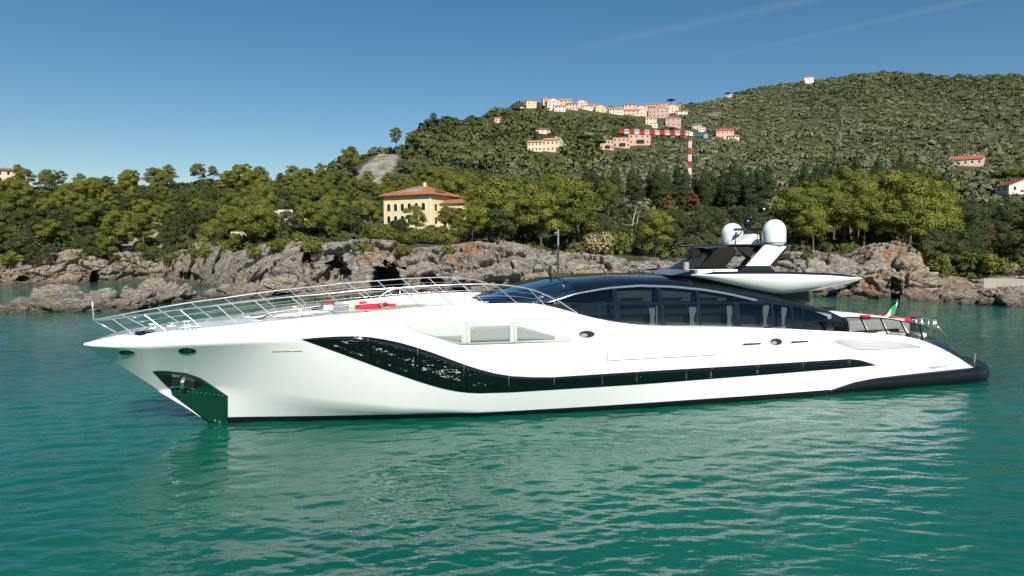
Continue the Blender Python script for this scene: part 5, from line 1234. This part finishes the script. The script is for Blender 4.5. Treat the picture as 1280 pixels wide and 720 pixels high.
# lamp post and small mast seen over the trees; swimmers' buoys
D = 140; x, y = pos(953.5, D); z = float(terr(953.5, D)[0]); zt = pix_z(953.5, 263, D)
lp = empty('street_lamp', (x, y, z)); tag(lp, 'slim street lamp with a white globe rising behind the radar domes', 'street lamp')
mb = MB(); mb.tube([(0, 0, -.5), (0, 0, zt - z)], .06, 6); mb.build('post', M_DARKST, lp); mb = MB(); mb.lathe((0, 0, zt - z), [(.05, 0), (.22, .12), (.24, .25), (.12, .42), (.03, .46)], 10); mb.build('globe', M_CWHT, lp, smooth=True)
for u, v, lab in ((1071.5, 372.5, 'small white buoy floating off the right-hand rocks'),):
    D = -(CAM_H / ray(u, v)[2]) * math.hypot(*ray(u, v)[:2]); x, y = pos(u, D)
    mb = MB(); mb.lathe((0, 0, -.1), [(.08, 0), (.2, .08), (.24, .2), (.2, .34), (.07, .42), (.05, .5)], 14); o = mb.build('buoy', W['white'], None, smooth=True); o.location = (x, y, 0); tag(o, lab, 'buoy')

# ------------------------------------------------------------------ trees
def leaf_mat(name, lo, hi, rough=.75, trans=.22):
    m, N, L, b = nmat(name)
    at = N.new('ShaderNodeAttribute'); at.attribute_name = 'shade'
    oi = N.new('ShaderNodeObjectInfo')
    ad = N.new('ShaderNodeMath'); ad.operation = 'MULTIPLY_ADD'; ad.inputs[1].default_value = .55
    L.new(oi.outputs['Random'], ad.inputs[0])
    sc_ = N.new('ShaderNodeMath'); sc_.operation = 'MULTIPLY'; sc_.inputs[1].default_value = .45; L.new(at.outputs['Fac'], sc_.inputs[0]); L.new(sc_.outputs[0], ad.inputs[2])
    mx = N.new('ShaderNodeMix'); mx.data_type = 'RGBA'; L.new(ad.outputs[0], mx.inputs[0]); mx.inputs[6].default_value = (*lo, 1); mx.inputs[7].default_value = (*hi, 1)
    L.new(mx.outputs[2], b.inputs['Base Color']); b.inputs['Roughness'].default_value = rough; b.inputs['Specular IOR Level'].default_value = .25
    t = N.new('ShaderNodeBsdfTranslucent'); L.new(mx.outputs[2], t.inputs[0]); ms = N.new('ShaderNodeMixShader'); ms.inputs[0].default_value = trans
    L.new(b.outputs[0], ms.inputs[1]); L.new(t.outputs[0], ms.inputs[2]); L.new(ms.outputs[0], N['Material Output'].inputs[0])
    return m
LM = {
 'pine': leaf_mat('pine_needles', (.066, .092, .017), (.215, .215, .034)),
 'oak': leaf_mat('evergreen_oak_leaves', (.028, .042, .014), (.090, .112, .034)),
 'cypress': leaf_mat('cypress_foliage', (.028, .046, .017), (.072, .092, .034)),
 'olive': leaf_mat('olive_leaves', (.065, .080, .036), (.125, .135, .062)),
 'shrub': leaf_mat('shrub_leaves', (.075, .095, .018), (.17, .175, .03)),
 'dead': leaf_mat('dry_pine_needles', (.15, .07, .025), (.22, .105, .04)),
 'straw': leaf_mat('dry_grass', (.26, .22, .10), (.36, .31, .16)),
 'umbrella': leaf_mat('stone_pine_needles', (.05, .085, .012), (.095, .15, .018)),
}
M_BARK = plain('bark', (.11, .085, .065), .9, var=.4, scale=2.5, bump=.04)
M_PALEBARK = plain('pale_bare_bark', (.40, .36, .31), .9, var=.3, scale=3)

def leaf_cloud(cl, size, rg, flat=.35, up=.22):
    """quads of foliage spread over ellipsoid clumps; cl rows: x y z rx ry rz n"""
    V = []; Nn = []; S = []
    for (x, y, z, rx, ry, rz, n) in cl:
        n = int(n); d = rg.normal(size=(n, 3)); d /= np.linalg.norm(d, axis=1)[:, None]
        d[:, 2] = np.where(d[:, 2] < -.45, -d[:, 2], d[:, 2])
        rad = rg.uniform(.55, 1.08, n) ** .7
        R = np.array([rx, ry, rz]); p = np.array([x, y, z]) + d * R * rad[:, None]
        nr = d / R; nr /= np.linalg.norm(nr, axis=1)[:, None]
        q = nr + rg.normal(size=(n, 3)) * flat; q /= np.linalg.norm(q, axis=1)[:, None]
        a = np.cross(q, rg.normal(size=(n, 3))); a /= np.linalg.norm(a, axis=1)[:, None]; bb = np.cross(q, a)
        s1 = size * rg.uniform(.55, 1.25, (n, 1)); s2 = s1 * rg.uniform(.45, .85, (n, 1))
        quad = np.stack([p - a * s1, p - bb * s2, p + a * s1 * .9, p + bb * s2], 1)
        V.append(quad.reshape(-1, 3))
        cn = q * .55 + nr * .6 + np.array([0, 0, up]); cn /= np.linalg.norm(cn, axis=1)[:, None]
        Nn.append(np.repeat(cn, 4, 0)); S.append(np.repeat(np.clip(rg.normal(.5, .22) + rg.normal(0, .14, n), 0, 1), 4))
    return np.concatenate(V), np.concatenate(Nn), np.concatenate(S)
def crown_mesh(name, V, Nn, S, mat, extra=None):
    F = np.arange(len(V)).reshape(-1, 4); mats = [mat]; mi = None
    if extra is not None:
        ev, ef = extra; k = len(V); F2 = np.array(ef) + k; V = np.concatenate([V, ev]); mi = np.concatenate([np.zeros(len(F)), np.ones(len(F2))]).astype(int); F = np.concatenate([F, F2]); mats = [mat, M_BARK]
        Nn = np.concatenate([Nn, np.zeros((len(ev), 3))]); S = np.concatenate([S, np.zeros(len(ev))])
    me = mesh_np(name, V, F, mats, True, mi)
    a = me.attributes.new('shade', 'FLOAT', 'POINT'); a.data.foreach_set('value', S.astype(np.float32))
    me.normals_split_custom_set_from_vertices(Nn.astype(np.float32).tolist())
    return me
def limbs(paths, n=6):
    mb = MB()
    for P, r in paths: mb.tube(P, r, n, caps=False)
    return np.array(mb.v), np.array(mb.f)

def t_pine(rg, h=12.0, w=5.0, lean=.1, low=.38, n=12, dens=330, size=.225):
    cl = []; pt = []; top = np.array([lean * h * rg.uniform(-1, 1), lean * h * rg.uniform(-1, 1), h * .86])
    tr = [np.zeros(3) - [0, 0, 1.5], top * .35 + rg.normal(0, .15, 3), top * .7 + rg.normal(0, .2, 3), top]
    pt.append((tr, [.26, .2, .14, .05])); ga = rg.uniform(0, 6.28)
    for k in range(n):
        f = low + (1 - low) * (k + .5) / n; z = h * f
        rr = w * (1 - ((f - .62) / .52) ** 2 * .8) * rg.uniform(.35, .82) if k < n - 2 else w * .15
        a = ga + k * 2.4 + rg.uniform(-.4, .4); c = top * min(f / .86, 1) * np.array([1, 1, 0]) + np.array([math.cos(a) * rr, math.sin(a) * rr, z])
        cw = rg.uniform(1.5, 2.5) * w / 5.0; ch = cw * rg.uniform(.58, .85)
        cl.append((*c, cw, cw * rg.uniform(.8, 1.1), ch, dens * (cw / 1.6) ** 2))
        for _ in range(2): cl.append((*(c + rg.normal(0, .55, 3) * [cw, cw, .5]), cw * .55, cw * .55, ch * .7, dens * .3))
        b0 = top * min(max(f - .13, .1) / .86, 1); pt.append(([b0, (b0 + c) / 2 + [0, 0, -.15], c - [0, 0, ch * .3]], [.09, .06, .025]))
    return cl, pt, size
def t_oak(rg, h=8.0, w=4.0, n=17, dens=250, size=.20):
    cl = []; pt = [([np.array([0, 0, -1.2]), np.array([.1, 0, h * .35]), np.array([0, .1, h * .6])], [.24, .18, .08])]
    for k in range(n):
        a = k * 2.4 + rg.uniform(-.3, .3); f = rg.uniform(.22, .86); rr = w * math.sqrt(max(.05, 1 - ((f - .42) / .56) ** 2)) * rg.uniform(.3, .78)
        c = np.array([math.cos(a) * rr, math.sin(a) * rr, h * f]); cw = rg.uniform(1.0, 1.7) * w / 4
        cl.append((*c, cw, cw, cw * rg.uniform(.7, .95), dens * (cw / 1.3) ** 2))
        if k % 3 == 0: pt.append(([np.array([0, 0, h * .3]), c * [.6, .6, .85], c], [.09, .06, .03]))
    cl.append((0, 0, h * .5, w * .55, w * .55, h * .35, dens * 1.3))
    return cl, pt, size
def t_cyp(rg, h=14.0, w=2.3, dens=190, size=.21):
    cl = []; pt = [([np.array([0, 0, -1.]), np.array([0, 0, h * .8])], [.2, .04])]
    for k in range(13):
        f = .08 + .88 * k / 12; r = w * (math.sin(math.pi * min(1, (f * .93 + .09)) ** .75)) ** .8 * .95 + .12
        for q in range(3 if r > .8 else 1):
            a = rg.uniform(0, 6.28); cl.append((math.cos(a) * r * .33, math.sin(a) * r * .33, h * f + rg.uniform(-.4, .4), r * .72, r * .72, h * .085, dens * max(.35, r / 1.8)))
    return cl, pt, size
def t_bush(rg, h=2.4, w=1.9, n=7, dens=170, size=.16):
    cl = []
    for k in range(n):
        a = rg.uniform(0, 6.28); rr = w * rg.uniform(.1, .7); cw = w * rg.uniform(.35, .55); cl.append((math.cos(a) * rr, math.sin(a) * rr, h * rg.uniform(.25, .68), cw, cw, cw * .8, dens))
    return cl, [([np.array([0, 0, -.6]), np.array([0, 0, h * .5])], [.07, .03])], size
def t_umb(rg, h=13.0, w=6.0, dens=260, size=.25):
    cl = []; pt = [([np.array([0, 0, -1.]), np.array([.2, 0, h * .45]), np.array([0, 0, h * .8])], [.3, .24, .12])]
    for k in range(22):
        a = k * 2.4; rr = w * .86 * math.sqrt((k + .5) / 22); z = h * .9 - (rr / w) ** 2 * h * .13; cw = rg.uniform(1.2, 1.7)
        cl.append((math.cos(a) * rr, math.sin(a) * rr, z, cw, cw, .75, dens)); 
        if k % 3 == 0: pt.append(([np.array([0, 0, h * .6]), np.array([math.cos(a) * rr * .5, math.sin(a) * rr * .5, h * .72]), np.array([math.cos(a) * rr, math.sin(a) * rr, z - .3])], [.12, .08, .04]))
    return cl, pt, size
TPL = {}
def make_tpl(kind, mat, builder, count, names):
    for k in range(count):
        rg = np.random.default_rng(100 + 17 * k + sum(map(ord, kind))); cl, pt, size = builder(rg)
        V, Nn, S = leaf_cloud(cl, size, rg); ev, ef = limbs(pt)
        TPL.setdefault(kind, []).append((crown_mesh('crown', V, Nn, S, LM[mat]), mesh_np('trunk', ev, ef, M_BARK), crown_mesh(names, V, Nn, S, LM[mat], (ev, ef))))
make_tpl('pine', 'pine', lambda rg: t_pine(rg, n=rg.integers(10, 14), low=rg.uniform(.28, .46)), 6, 'pine_tree')
make_tpl('tallpine', 'pine', lambda rg: t_pine(rg, h=14, w=3.7, n=11, low=.5), 3, 'pine_tree')
make_tpl('oak', 'oak', t_oak, 5, 'evergreen_oak')
make_tpl('cypress', 'cypress', t_cyp, 4, 'cypress_tree')
make_tpl('olive', 'olive', lambda rg: t_oak(rg, h=5.2, w=3.0, n=11, dens=180, size=.185), 4, 'olive_tree')
make_tpl('shrub', 'shrub', t_bush, 4, 'shrub')
make_tpl('dead', 'dead', lambda rg: t_pine(rg, h=10, w=3.4, n=12, low=.2, lean=.02), 2, 'dry_pine')
make_tpl('umbrella', 'umbrella', t_umb, 2, 'umbrella_pine')
make_tpl('straw', 'straw', lambda rg: t_bush(rg, 2.6, 2.4, 8, 120, .2), 1, 'dry_bush')

NAME = {'pine': 'pine_tree', 'tallpine': 'pine_tree', 'oak': 'evergreen_oak', 'cypress': 'cypress_tree', 'olive': 'olive_tree', 'shrub': 'shrub', 'dead': 'dry_pine', 'umbrella': 'umbrella_pine', 'straw': 'dry_bush'}
CATG = {'pine': 'pine tree', 'tallpine': 'pine tree', 'oak': 'oak tree', 'cypress': 'cypress', 'olive': 'olive tree', 'shrub': 'shrub', 'dead': 'pine tree', 'umbrella': 'pine tree', 'straw': 'bush'}
LOOK = {'pine': 'yellow-green pine', 'tallpine': 'tall thin pine', 'oak': 'dark green oak', 'cypress': 'dark upright cypress', 'olive': 'grey-green olive', 'shrub': 'low bright shrub', 'dead': 'rust-brown dry pine', 'umbrella': 'bright flat-topped umbrella pine', 'straw': 'straw-coloured dry bush'}
ZONES = [(110, 'left headland by the frame edge'), (230, 'left headland over the sandy gully'), (340, 'left headland over the cove'), (432, 'terraces left of the villa'), (480, 'slope under the bare scree'), (602, 'yellow villa grounds'), (720, 'slope right of the villa'), (830, 'slope under the orange houses'), (962, 'slope under the crane'), (1082, 'wood behind the radar domes'), (1192, 'wood over the orange crag'), (9999, 'wood by the pergola')]
TREES = []          # (kind, u, D, row, scale)
def zone(u): return next(n for lim, n in ZONES if u < lim)
def plant(kind, u, D, sc=1.0, z=None): TREES.append((kind, float(u), float(D), sc, z))

tr = np.random.default_rng(42)
VILLA = (532, 200)
CLEAR = [(458, 606, 132, 222), (340, 410, 176, 214), (1022, 1066, 168, 190), (1255, 1320, 186, 215), (1235, 1275, 160, 172), (850, 868, 300, 320)]
def free(u, D): return not any(a < u < b and c < D < d for a, b, c, d in CLEAR)
placed = []
def try_plant(kind, u, D, sc, gap):
    x, y = pos(u, D)
    for (px, py, pg) in placed:
        if (px - x) ** 2 + (py - y) ** 2 < ((pg + gap) / 2) ** 2: return False
    z = terr(u, D)[0]; r = float(row_of(u, D, z))
    if bare_mask(np.array([u]), np.array([D]), np.array([r]))[0] > .3 or not free(u, D) or z < 1.5: return False
    placed.append((x, y, gap)); plant(kind, u, D, sc); return True
# hand placed: what one can point at in the photograph
for u, v, k, sc in [(498, 304, 'oak', .72), (484, 306, 'shrub', 1.5), (512, 306, 'shrub', 1.3), (534, 305, 'shrub', 1.4), (551, 304, 'oak', .5), (580, 303, 'oak', .6), (462, 276, 'oak', .9), (440, 300, 'oak', .9), (384, 319, 'shrub', 2.0), (400, 300, 'oak', .8), (420, 300, 'shrub', 1.7), (372, 300, 'oak', .75),
                    (336, 305, 'shrub', 1.6), (318, 309, 'shrub', 1.5), (302, 314, 'shrub', 1.6), (288, 318, 'shrub', 1.5), (608, 300, 'pine', 1.0), (630, 296, 'pine', 1.05), (648, 300, 'oak', .8), (663, 296, 'tallpine', .9), (690, 300, 'shrub', 1.4), (706, 296, 'oak', .8), (722, 298, 'oak', .7), (744, 318, 'straw', 1.7), (770, 316, 'shrub', 1.9), (790, 318, 'shrub', 1.6), (818, 322, 'pine', .75), (806, 306, 'shrub', 1.3), (845, 300, 'oak', .9), (880, 300, 'oak', 1.0), (735, 285, 'pine', .8), (760, 276, 'pine', .95), (835, 272, 'dead', .8), (864, 268, 'dead', .95),
                    (1000, 310, 'pine', .8), (1016, 318, 'pine', .7), (1040, 308, 'pine', .85), (1062, 300, 'pine', .95), (1078, 312, 'pine', .8), (1100, 300, 'pine', 1.1), (1120, 306, 'pine', .9), (1150, 310, 'oak', 1.0), (1168, 326, 'oak', .9), (1186, 338, 'oak', .8), (1152, 322, 'oak', .7), (1200, 330, 'oak', .9), (1215, 340, 'shrub', 1.7), (1228, 345, 'shrub', 1.8), (1244, 344, 'shrub', 1.4), (1272, 326, 'oak', .6), (1258, 342, 'straw', .9), (1240, 318, 'dead', .5), (1205, 300, 'oak', 1.0), (1180, 300, 'pine', .85), (1130, 285, 'pine', 1.1), (1098, 272, 'pine', 1.15), (1060, 268, 'pine', 1.1), (1030, 282, 'pine', .9), (1150, 286, 'pine', 1.0)]:
    D = hit_terr(u, v, 128); plant(k, u, D, sc); x, y = pos(u, D); placed.append((x, y, 3.2))
for u, D, k, sc in [(521, 174, 'pine', .66), (557, 180, 'pine', .64), (575, 176, 'pine', .52), (597, 186, 'pine', .85), (606, 168, 'pine', .8), (538, 158, 'oak', .42), (554, 156, 'oak', .40), (572, 152, 'pine', .40), (586, 156, 'oak', .55), (505, 160, 'oak', .45), (514, 152, 'oak', .42), (492, 156, 'pine', .36), (480, 160, 'oak', .45), (528, 150, 'shrub', 1.4), (548, 148, 'shrub', 1.5), (490, 148, 'shrub', 1.5), (508, 145, 'shrub', 1.3), (466, 176, 'pine', .6), (452, 182, 'pine', .7), (476, 150, 'shrub', 1.5), (562, 146, 'shrub', 1.3), (590, 148, 'pine', .55)]:
    plant(k, u, D, sc); x, y = pos(u, D); placed.append((x, y, 3))
for i, u in enumerate([732, 741, 752, 768, 789, 797, 812, 822, 832, 845, 856, 868, 879, 889, 902, 914, 926, 936, 946, 957]):
    D = hit_terr(u, [262, 260, 263, 261, 258][i % 5], 200); s_ = [1.0, 1.08, .92, 1.15, 1.05, .88][i % 6]; plant('cypress', u, D, s_ * 1.22); x, y = pos(u, D); placed.append((x, y, 3.4))
for u, v, sc in ((730, 192, 1.15), (748, 196, .9)): D = hit_terr(u, v, 300); plant('umbrella', u, D, sc); x, y = pos(u, D); placed.append((x, y, 9))
D = hit_terr(1262, 252, 170) + 26; plant('umbrella', 1262, D, 1.5, float(terr(1262, D)[0]) - 9.5); placed.append((*pos(1262, D), 9))
for u, v, k, sc in ((674, 136, 'oak', .9), (690, 141, 'oak', 1.0), (716, 139, 'oak', .8), (742, 143, 'oak', .9), (758, 145, 'oak', .7), (800, 147, 'oak', 1.0), (800, 133, 'oak', .8), (836, 133, 'umbrella', 1.0), (846, 134, 'oak', 1.0), (858, 149, 'oak', 1.1), (825, 152, 'oak', .9), (820, 163, 'oak', 1.0), (793, 133, 'oak', .8), (668, 141, 'oak', 1.0), (705, 143, 'oak', .9), (730, 145, 'oak', 1.0)):
    plant(k, u, hit_terr(u, v, 400) - 3, sc)
for u, sc in ((906, .75), (916, .8), (926, .72), (934, .7)): D = hit_terr(u, 124, 800); plant('umbrella', u, D, sc)
# skyline of the left headland
for i, u in enumerate(np.arange(26, 455, 13.5)):
    D = float(np.interp(u, [0, 100, 300, 400, 455], [342, 338, 333, 330, 345])); k = ['tallpine', 'pine', 'oak', 'pine', 'tallpine', 'oak', 'pine'][i % 7]
    try_plant(k, u + tr.uniform(-3, 3), D + tr.uniform(-6, 4), tr.uniform(.55, .82), 4.5)
# trees that break the skyline from the scree up to the village
for i, u in enumerate(np.concatenate([np.arange(432, 452, 7), np.arange(486, 655, 8.5)])):
    D = float(np.interp(u, [430, 470, 500, 540, 600, 660], [345, 385, 440, 560, 610, 670])) + tr.uniform(-14, 4)
    plant(['oak', 'pine', 'oak', 'oak', 'tallpine', 'oak'][i % 6], u + tr.uniform(-3, 3), D, tr.uniform(.8, 1.35))
# green tufts and small trees that grow out of the sea cliff
for u, v, k, sc in [(40, 331, 'oak', .6), (60, 327, 'oak', .55), (112, 322, 'oak', .6), (126, 330, 'pine', .5), (137, 336, 'oak', .65), (146, 338, 'shrub', 1.5), (190, 330, 'oak', .6), (197, 338, 'pine', .5), (214, 334, 'oak', .7), (224, 326, 'shrub', 1.5), (178, 318, 'shrub', 1.4), (100, 330, 'shrub', 1.5), (12, 331, 'shrub', 1.6), (242, 322, 'shrub', 1.2), (262, 324, 'shrub', 1.4), (318, 322, 'shrub', 1.1), (346, 314, 'shrub', 1.1), (395, 316, 'shrub', 1.2), (455, 316, 'shrub', 1.2), (506, 318, 'shrub', 1.1), (560, 316, 'shrub', .9), (612, 322, 'shrub', .9), (1064, 318, 'shrub', 1.0), (1158, 330, 'oak', .6), (1176, 346, 'shrub', 1.4), (1168, 340, 'shrub', 1.5), (1010, 326, 'shrub', .9)]:
    D = float(np.interp(u, CU, sh_u)) + float(np.interp(u, CU, depth)) * .8; plant(k, u, D, sc, pix_z(u, v, D) - .4)
# the wooded slopes
for n, (u0, u1, d0, d1, mixk, gap) in enumerate([
        (-60, 270, 200, 335, ['oak', 'oak', 'oak', 'pine', 'oak'], 6.4), (262, 440, 150, 330, ['oak', 'pine', 'shrub', 'oak', 'pine'], 6.8),
        (440, 610, 215, 330, ['oak', 'pine', 'oak', 'pine'], 6.8), (600, 730, 140, 300, ['pine', 'pine', 'oak', 'pine'], 6.6), (725, 985, 140, 262, ['oak', 'oak', 'shrub', 'olive', 'olive'], 5.6),
        (980, 1180, 142, 235, ['pine', 'pine', 'pine', 'oak'], 6.4), (1150, 1345, 150, 262, ['oak', 'oak', 'oak'], 6.4), (980, 1180, 235, 300, ['oak', 'cypress', 'pine'], 6.4)]):
    for t_ in range(1500):
        u = tr.uniform(u0, u1); D = math.sqrt(tr.uniform(d0 ** 2, d1 ** 2)); k = mixk[tr.integers(len(mixk))]
        r_ = {'pine': 1.0, 'oak': .95, 'shrub': .55, 'olive': .75, 'cypress': .6}[k]
        try_plant(k, u, D, tr.uniform(.68, 1.08) * (.68 if 725 < u < 985 else (.58 if 425 < u < 520 else (.8 if u < 440 else 1))), gap * r_ * (.85 if u < 440 else 1))
# bare pale pine
# ---- write them out, with labels that can be told apart
KINDMAX = 300
cnt = {}
for k, u, D, sc, z in TREES: cnt.setdefault(NAME[k], []).append(D)
keep = []
for nm, ds in cnt.items():
    lim = sorted(ds)[:KINDMAX][-1]; keep += [t for t in TREES if NAME[t[0]] == nm and t[2] <= lim]
def ordinal(i):
    w = ['first', 'second', 'third', 'fourth', 'fifth', 'sixth', 'seventh', 'eighth', 'ninth', 'tenth', 'eleventh', 'twelfth', 'thirteenth', 'fourteenth', 'fifteenth', 'sixteenth', 'seventeenth', 'eighteenth', 'nineteenth', 'twentieth']
    return w[i] if i < 20 else ('twenty-' + w[i - 20] if i < 29 else ('thirtieth' if i == 29 else 'thirty-' + w[i - 30]))
def belt(u, D):
    if D > 700: return 'far skyline'
    if D > 560: return 'village ridge'
    if D > 400: return 'high ridge'
    if D > 318 and u < 460: return 'skyline'
    if D > 262: return 'top row'
    if D > 205: return 'middle'
    if D > 165: return 'lower part'
    return 'cliff edge'
lots = {}
for t in keep: lots.setdefault((t[0], zone(t[1]), belt(t[1], t[2])), []).append(t)
n_tree = 0
for (k, zn, bl), ts in lots.items():
    ts.sort(key=lambda t: t[1])
    for i, (k_, u, D, sc, z) in enumerate(ts):
        x, y = pos(u, D); z = float(terr(u, D)[0]) - .25 if z is None else z
        tpl = TPL[k][int(tr.integers(len(TPL[k])))]
        small = D > 300 or k in ('shrub', 'straw')
        if small: o = link(NAME[k], tpl[2])
        else: o = empty(NAME[k])
        o.location = (x, y, z); o.rotation_euler = (0, 0, tr.uniform(0, 6.28)); k_ = 1.22 if k == 'cypress' else 1; o.scale = (k_ * sc * tr.uniform(.92, 1.1), k_ * sc * tr.uniform(.92, 1.1), sc * tr.uniform(.9, 1.12))
        if not small: link('crown', tpl[0], o); link('trunk', tpl[1], o)
        if len(ts) == 1: lab = f'{LOOK[k]} on the {bl} of the {zn}'
        elif i == 0: lab = f'{LOOK[k]}, {bl} of the {zn}, leftmost'
        elif i == len(ts) - 1: lab = f'{LOOK[k]}, {bl} of the {zn}, rightmost'
        else: lab = f'{LOOK[k]}, {bl} of the {zn}, {ordinal(i)} from left'
        tag(o, lab, CATG[k], {'pine_tree': 'pines on the coast', 'evergreen_oak': 'evergreen oaks on the coast', 'cypress_tree': 'cypresses in the row', 'olive_tree': 'olive trees on the slope', 'shrub': 'shrubs on the cliff tops', 'umbrella_pine': 'umbrella pines', 'dry_pine': 'dry brown pines', 'dry_bush': 'dry bushes'}[NAME[k]]); n_tree += 1
print('TREES', n_tree, {k: len(v) for k, v in cnt.items()})
# the leafless pale pine in the wood
D = hit_terr(783, 300, 140); x, y = pos(789, D); z = float(terr(789, D)[0])
bp_ = empty('bare_pine', (x, y, z - .3), .4); tag(bp_, 'leafless pine with bleached white limbs standing among green crowns', 'pine tree')
mb = MB(); rg = np.random.default_rng(5)
mb.tube([(0, 0, 0), (.2, 0, 3), (.5, .1, 5.5), (1.4, 0, 8.6)], [.2, .16, .12, .05], 7); mb.tube([(1.8, 0, 1.5), (1.75, .1, 5), (2.1, 0, 7)], [.13, .09, .04], 6)
for (a, c, q, r_) in [((.3, 0, 4.2), (-1.2, .2, 4.1), (-2.4, .3, 4.5), .08), ((.5, .1, 5.5), (-.6, .3, 6.5), (-1.6, .2, 7.8), .08), ((.9, .1, 7), (2.0, .3, 7.4), (3.6, .2, 8.4), .08), ((1.8, .1, 4.2), (3.0, 0, 4.0), (4.8, .3, 4.5), .07), ((.4, 0, 4.6), (1.2, .2, 4.5), (1.8, .1, 4.2), .06), ((1.75, .1, 3.6), (3.4, .2, 3.2), (5.2, 0, 3.4), .05), ((1.2, 0, 8), (.6, .2, 9), (.4, 0, 9.8), .05), ((2.6, .3, 7.8), (3.2, .2, 9), (3.0, 0, 9.6), .04)]:
    mb.tube([a, c, q], [r_, r_ * .8, r_ * .35], 5)
mb.build('trunk', M_PALEBARK, bp_, smooth=True)
cl = [(3.4, .2, 8.6, 1.3, 1.2, .5, 60), (-1.5, .2, 8.0, 1.0, 1, .4, 40), (5.0, .3, 4.7, 1.2, 1, .4, 50), (.5, 0, 9.9, 1.4, 1.2, .5, 60)]
Vv, Nn, S = leaf_cloud(cl, .3, rg); link('crown', crown_mesh('crown', Vv, Nn, S, leaf_mat('greyed_needles', (.07, .068, .04), (.13, .12, .07))), bp_)

# ---- far woods and olive groves: a mass nobody could count
fw = np.random.default_rng(77)
def far_mass(name, mat, pts, rad, nq, size, hz=.8):
    n = len(pts); 
    d = fw.normal(size=(n, nq, 3)); d /= np.linalg.norm(d, axis=2)[..., None]; d[..., 2] = np.abs(d[..., 2]) * .95 - .12
    R = rad[:, None, None] * np.array([1, 1, hz]) * fw.uniform(.72, 1.05, (n, nq, 1)); c = pts[:, None, :] + np.array([0, 0, 1]) * rad[:, None, None] * .35 + d * R
    q = d + fw.normal(size=(n, nq, 3)) * .35; q /= np.linalg.norm(q, axis=2)[..., None]
    a = np.cross(q, fw.normal(size=(n, nq, 3))); a /= np.linalg.norm(a, axis=2)[..., None]; bb = np.cross(q, a)
    s1 = (size * rad / 3.0)[:, None, None] * fw.uniform(.6, 1.2, (n, nq, 1)); s2 = s1 * .75
    V = np.stack([c - a * s1, c - bb * s2, c + a * s1, c + bb * s2], 2).reshape(-1, 3)
    cn = (d * .8 + q * .4 + np.array([0, 0, .6])); cn /= np.linalg.norm(cn, axis=2)[..., None]
    S = np.repeat(np.clip(fw.normal(.5, .24, (n, 1)) + (fbm(pts / 85.0, 3) * .5)[:, None] + fw.normal(0, .08, (n, nq)), -.4, 1.5).ravel(), 4)
    me = mesh_np(name, V, np.arange(len(V)).reshape(-1, 4), mat, True)
    at = me.attributes.new('shade', 'FLOAT', 'POINT'); at.data.foreach_set('value', S.astype(np.float32))
    me.normals_split_custom_set_from_vertices(np.repeat(cn.reshape(-1, 3), 4, 0).astype(np.float32).tolist())
    return tag(link(name, me), kind='stuff')
def far_mat(name, lo, hi):
    m = leaf_mat(name, lo, hi, trans=.1); N = m.node_tree.nodes; L = m.node_tree.links
    # neighbouring trees differ in kind: vary the colour from clump to clump
    at = [n for n in N if n.type == 'ATTRIBUTE'][0]; mx = [n for n in N if n.type == 'MIX'][0]; L.new(at.outputs['Fac'], mx.inputs[0]); mx.clamp_factor = True
    return m
def scatter(n, u0, u1, d0, d1, test):
    u = fw.uniform(u0, u1, n); D = np.sqrt(fw.uniform(d0 ** 2, d1 ** 2, n)); z = terr(u, D); r = row_of(u, D, z); k = test(u, D, r) & (bare_mask(u, D, r) < .35)
    for a, b_, c, d in CLEAR: k &= ~((u > a) & (u < b_) & (D > c) & (D < d))
    a = np.arctan((u - 640) / FPX); return np.stack([D * np.sin(a), D * np.cos(a), z], 1)[k], u[k], D[k], r[k]
def ok(u, D, r):
    k = np.ones(len(u), bool)
    for a, b_, c, d in HOUSE_CLEAR: k &= ~((u > a) & (u < b_) & (D > c) & (D < d))
    return k
P, u, D, r = scatter(15000, 440, 1340, 262, 1180, lambda u, D, r: ok(u, D, r) & ((u > 700) | (D < 470)) & (u > np.interp(D, [262, 330, 450], [600, 560, 600])))
far_mass('distant_olive_grove', far_mat('far_olive_foliage', (.092, .106, .056), (.165, .172, .092)), P, np.clip(fw.lognormal(.70, .42, len(P)), .9, 5), 44, .8)
P, u, D, r = scatter(12000, 400, 1340, 300, 1200, lambda u, D, r: ok(u, D, r) & (((u < 790) & (D > np.interp(u, [400, 600, 790], [330, 360, 480]))) | ((u > 990 ) & (D > 900) & (fw.random(len(u)) < .75)) | (fw.random(len(u)) < .10)))
far_mass('distant_woodland', far_mat('far_wood_foliage', (.030, .044, .015), (.095, .110, .036)), P, np.clip(fw.lognormal(1.05, .35, len(P)), 1.5, 6) * np.where(u < 720, 1.25, 1.0), 54, .75, .95)
P, u, D, r = scatter(1700, 430, 1340, 300, 700, lambda u, D, r: ok(u, D, r) & (fw.random(len(u)) < np.where(u < 760, .62, .35)))
far_mass('scattered_green_scrub', far_mat('far_green_foliage', (.06, .085, .016), (.12, .135, .026)), P, fw.uniform(1.6, 3.0, len(P)) * np.where(u < 760, 1.35, 1), 48, .75)
# low scrub that covers the near ground between the trees
P, u, D, r = scatter(9000, -80, 1345, 128, 345, lambda u, D, r: (D > np.interp(u, UG, SHORE) + 17))
far_mass('undergrowth', far_mat('undergrowth_leaves', (.022, .032, .010), (.080, .088, .022)), P, np.where(u < 440, fw.uniform(1.3, 2.7, len(P)), fw.uniform(.8, 1.9, len(P))), 40, .95)

# the woods go on along the coast to either side
for u0, u1 in ((-420, -62), (1345, 1620)):
    P, u, D, r = scatter(2600, u0, u1, 140, 345, lambda u, D, r: (D > np.interp(u, UG, SHORE) + 14))
    far_mass('coastal_woodland', far_mat('coastal_wood_foliage', (.026, .040, .012), (.10, .115, .03)), P, fw.uniform(1.8, 4.2, len(P)), 60, .95)
